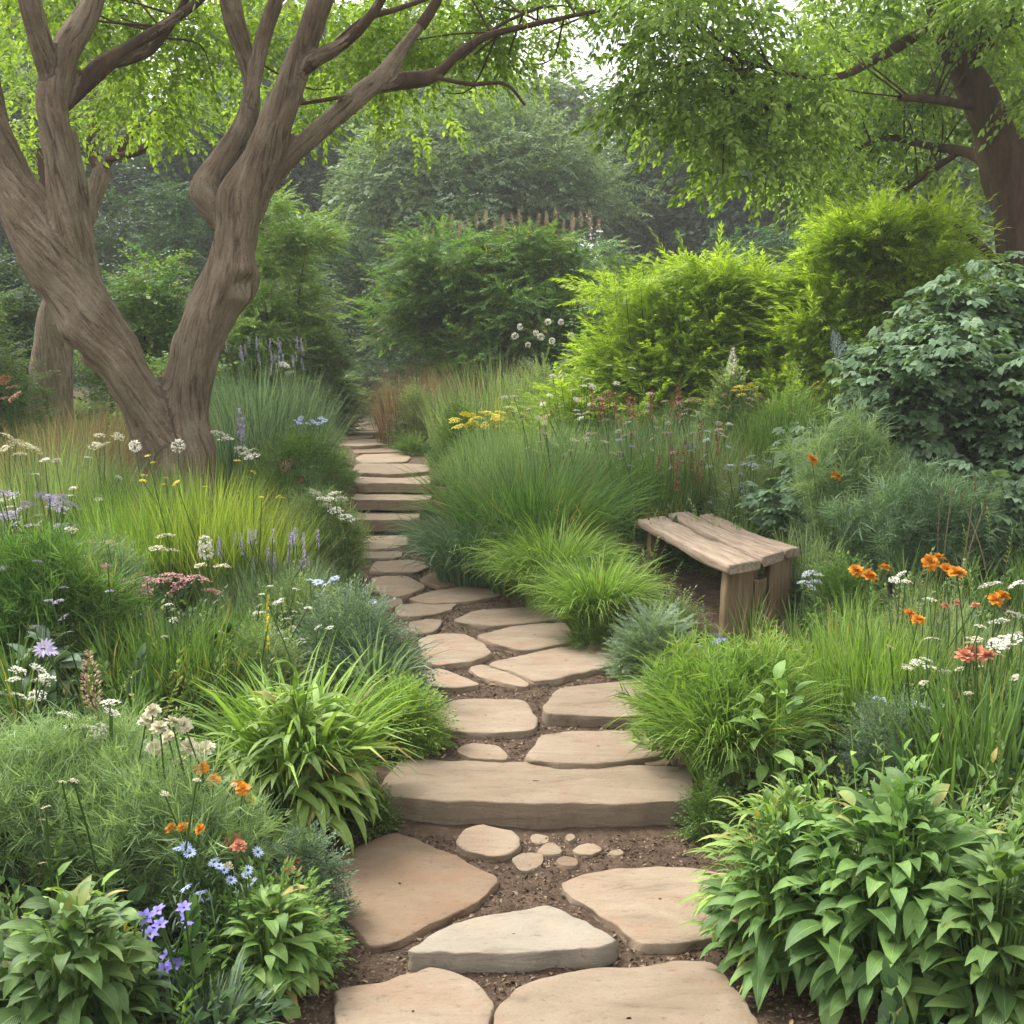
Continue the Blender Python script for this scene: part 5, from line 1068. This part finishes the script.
mound('fresh light green leafy mound by the path in the left foreground', 190, 322, 872, 2.75, 'hosta', 'leafy_mound', 620, SPRAY_HERB, .12, up=.2)
hosta('light green oval leaves spilling toward the brown flagstone', 185, 322, 885, 2.62, 'hosta', 'broad_leaf_plant', n=220, ll=.085, lw=.034)
grass('grey green strap leaves arching at the bottom left', 130, 275, 965, 2.38, 'blue', 'strap_leaves', 90, .017, bend=(1.0, 2.3), r0=.35)
hosta('dark green pointed leaves filling the bottom left corner', -60, 150, 880, 2.3, 'green', 'broad_leaf_plant', n=260, ll=.10, lw=.040)
stems('lime topped leafy stems at the left edge of the foreground', 5, 110, 862, 2.4, 'bright', n=12, per=9, ll=.085, lw=.04)

# small fillers that touch the paving
grass('wispy straw stems rising through the golden grass', 100, 290, 428, 6.5, 'straw', 'wispy_grass', 220, .004, 'stand', d=.9, hj=.3)
grass('wispy straw stems over the meadow behind the bench', 560, 740, 402, 8.9, 'straw', 'wispy_grass', 240, .005, 'stand', d=1., hj=.3)
grass('fine pale stems over the big arching clump', 420, 560, 440, 7.9, 'sage', 'wispy_grass', 120, .005, 'stand', d=.7, hj=.3, lean=.3)
mound('low green tuft between the lime ferns and the paving', 560, 640, 610, 5.75, 'green', n=420, tpl=FINE, size=.09)
mound('low grey green tuft under the bench', 640, 712, 590, 6.0, 'sage', n=520, tpl=FINE, size=.12)
mound('low green tuft at the left end of the wide step', 330, 392, 775, 3.65, 'green', n=420, tpl=SPRAY_HERB, size=.07)
mound('low dark tuft at the right end of the wide step', 688, 745, 770, 3.6, 'green', n=420, tpl=SPRAY_HERB, size=.07)

# small flowers sprinkled through the borders
flowers('small_white_flowers', 'tiny white flowers dotted through the grass left of the path bend', scat(120, 330, 600, 690, 24, 51), 4.9, 'umbel', .018, 'white', dj=.35)
flowers('small_mauve_flowers', 'tiny mauve flowers dotted over the left feathery mass', scat(-10, 110, 560, 660, 20, 52), 4.6, 'umbel', .02, 'lilac', dj=.3)
flowers('small_white_flowers', 'tiny white flowers between the golden grass and the left edge', scat(0, 120, 455, 520, 24, 53), 6.6, 'umbel', .026, 'white', dj=.4)
flowers('small_yellow_flowers', 'tiny yellow flowers in the golden grass', scat(130, 290, 455, 500, 14, 54), 6.2, 'umbel', .02, 'yellow', dj=.3)
flowers('small_mauve_flowers', 'faint mauve flowers over the grey mound behind the bench', scat(700, 830, 430, 505, 26, 55), 7.8, 'umbel', .026, 'silver', dj=.3)
flowers('small_white_flowers', 'pale flowers dotted through the bank above the arching grass', scat(500, 650, 365, 420, 30, 56), 11, 'umbel', .036, 'white', dj=.6)
flowers('small_white_flowers', 'little pale flowers low at the right below the orange ones', scat(880, 1024, 625, 715, 26, 57), 3.95, 'umbel', .018, 'cream', dj=.3)
flowers('small_pink_flowers', 'faint pink flowers before the golden shrubs', scat(640, 800, 395, 440, 26, 58), 9.8, 'umbel', .034, 'blush', dj=.5)
flowers('small_white_flowers', 'tiny pale flowers over the left foreground feathery haze', scat(20, 240, 770, 870, 18, 59), 2.9, 'umbel', .012, 'cream', dj=.2)

mound('low green tuft at the left end of the lowest tread', 318, 352, 505, 9.75, 'green', n=420, tpl=FINE, size=.12)
mound('low green tuft at the left end of the top tread', 326, 356, 468, 10.9, 'green', n=420, tpl=FINE, size=.13)
mound('low sage tuft at the right end of the top tread', 428, 462, 462, 11.0, 'sage', n=420, tpl=FINE, size=.14)
mound('low green tuft at the right end of the landing slab', 426, 462, 450, 12.2, 'fresh', n=420, tpl=FINE, size=.15)
mound('low green tuft left of the landing slab', 318, 352, 448, 12.6, 'sage', n=420, tpl=FINE, size=.15)
mound('low green tuft left of the far tread', 308, 340, 425, 15.5, 'fresh', n=420, tpl=FINE, size=.18)
mound('low green tuft right of the far tread', 394, 432, 432, 14.0, 'green', n=420, tpl=FINE, size=.17)

mound('soft pale mound rising out of the meadow behind the big arching clump', 520, 610, 425, 9.2, 'soft', n=900, tpl=FINE, size=.16)
mound('fresh green mound in the meadow behind the far end of the bench', 610, 700, 440, 8.5, 'fresh', n=900, tpl=FINE, size=.14)
mound('pale grey mound beneath the pale blue heads right of the bench', 790, 850, 560, 6.3, 'grey', n=600, tpl=FINE, size=.11)
mound('low green herbs behind the bench seat', 660, 800, 520, 7.3, 'fresh', n=900, tpl=FINE, size=.12)
flowers('small_cream_flowers', 'cream flower heads over the soft pale mound in the meadow', scat(520, 620, 415, 455, 22, 61), 9.1, 'umbel', .03, 'cream', dj=.25)
flowers('small_mauve_flowers', 'mauve flower heads over the fresh green mound by the bench', scat(610, 710, 432, 480, 20, 62), 8.4, 'umbel', .026, 'lilac', dj=.25)
flowers('small_white_flowers', 'tiny white flowers in front of the lavender haze', scat(240, 350, 585, 640, 18, 63), 5.2, 'umbel', .018, 'white', dj=.2)
# ------------------------------------------------------------------ haze
def hazebox():
    m, nt, o = newmat('haze'); v = nt.nodes.new('ShaderNodeVolumePrincipled'); v.inputs['Density'].default_value = HAZE; v.inputs['Color'].default_value = (.95, .97, .92, 1); v.inputs['Anisotropy'].default_value = 0
    nt.links.new(v.outputs[0], o.inputs['Volume'])
    x0, x1, y0, y1, z0, z1 = -420, 420, -80, 620, -2, 34
    V = np.array([(x, y, z) for x in (x0, x1) for y in (y0, y1) for z in (z0, z1)], float)
    F = np.array([(0, 1, 3, 2), (4, 6, 7, 5), (0, 4, 5, 1), (2, 3, 7, 6), (0, 2, 6, 4), (1, 5, 7, 3)])
    h = mesh('haze', V, F, m, smooth=False); h['kind'] = 'stuff'
HAZE = .0020
hazebox()
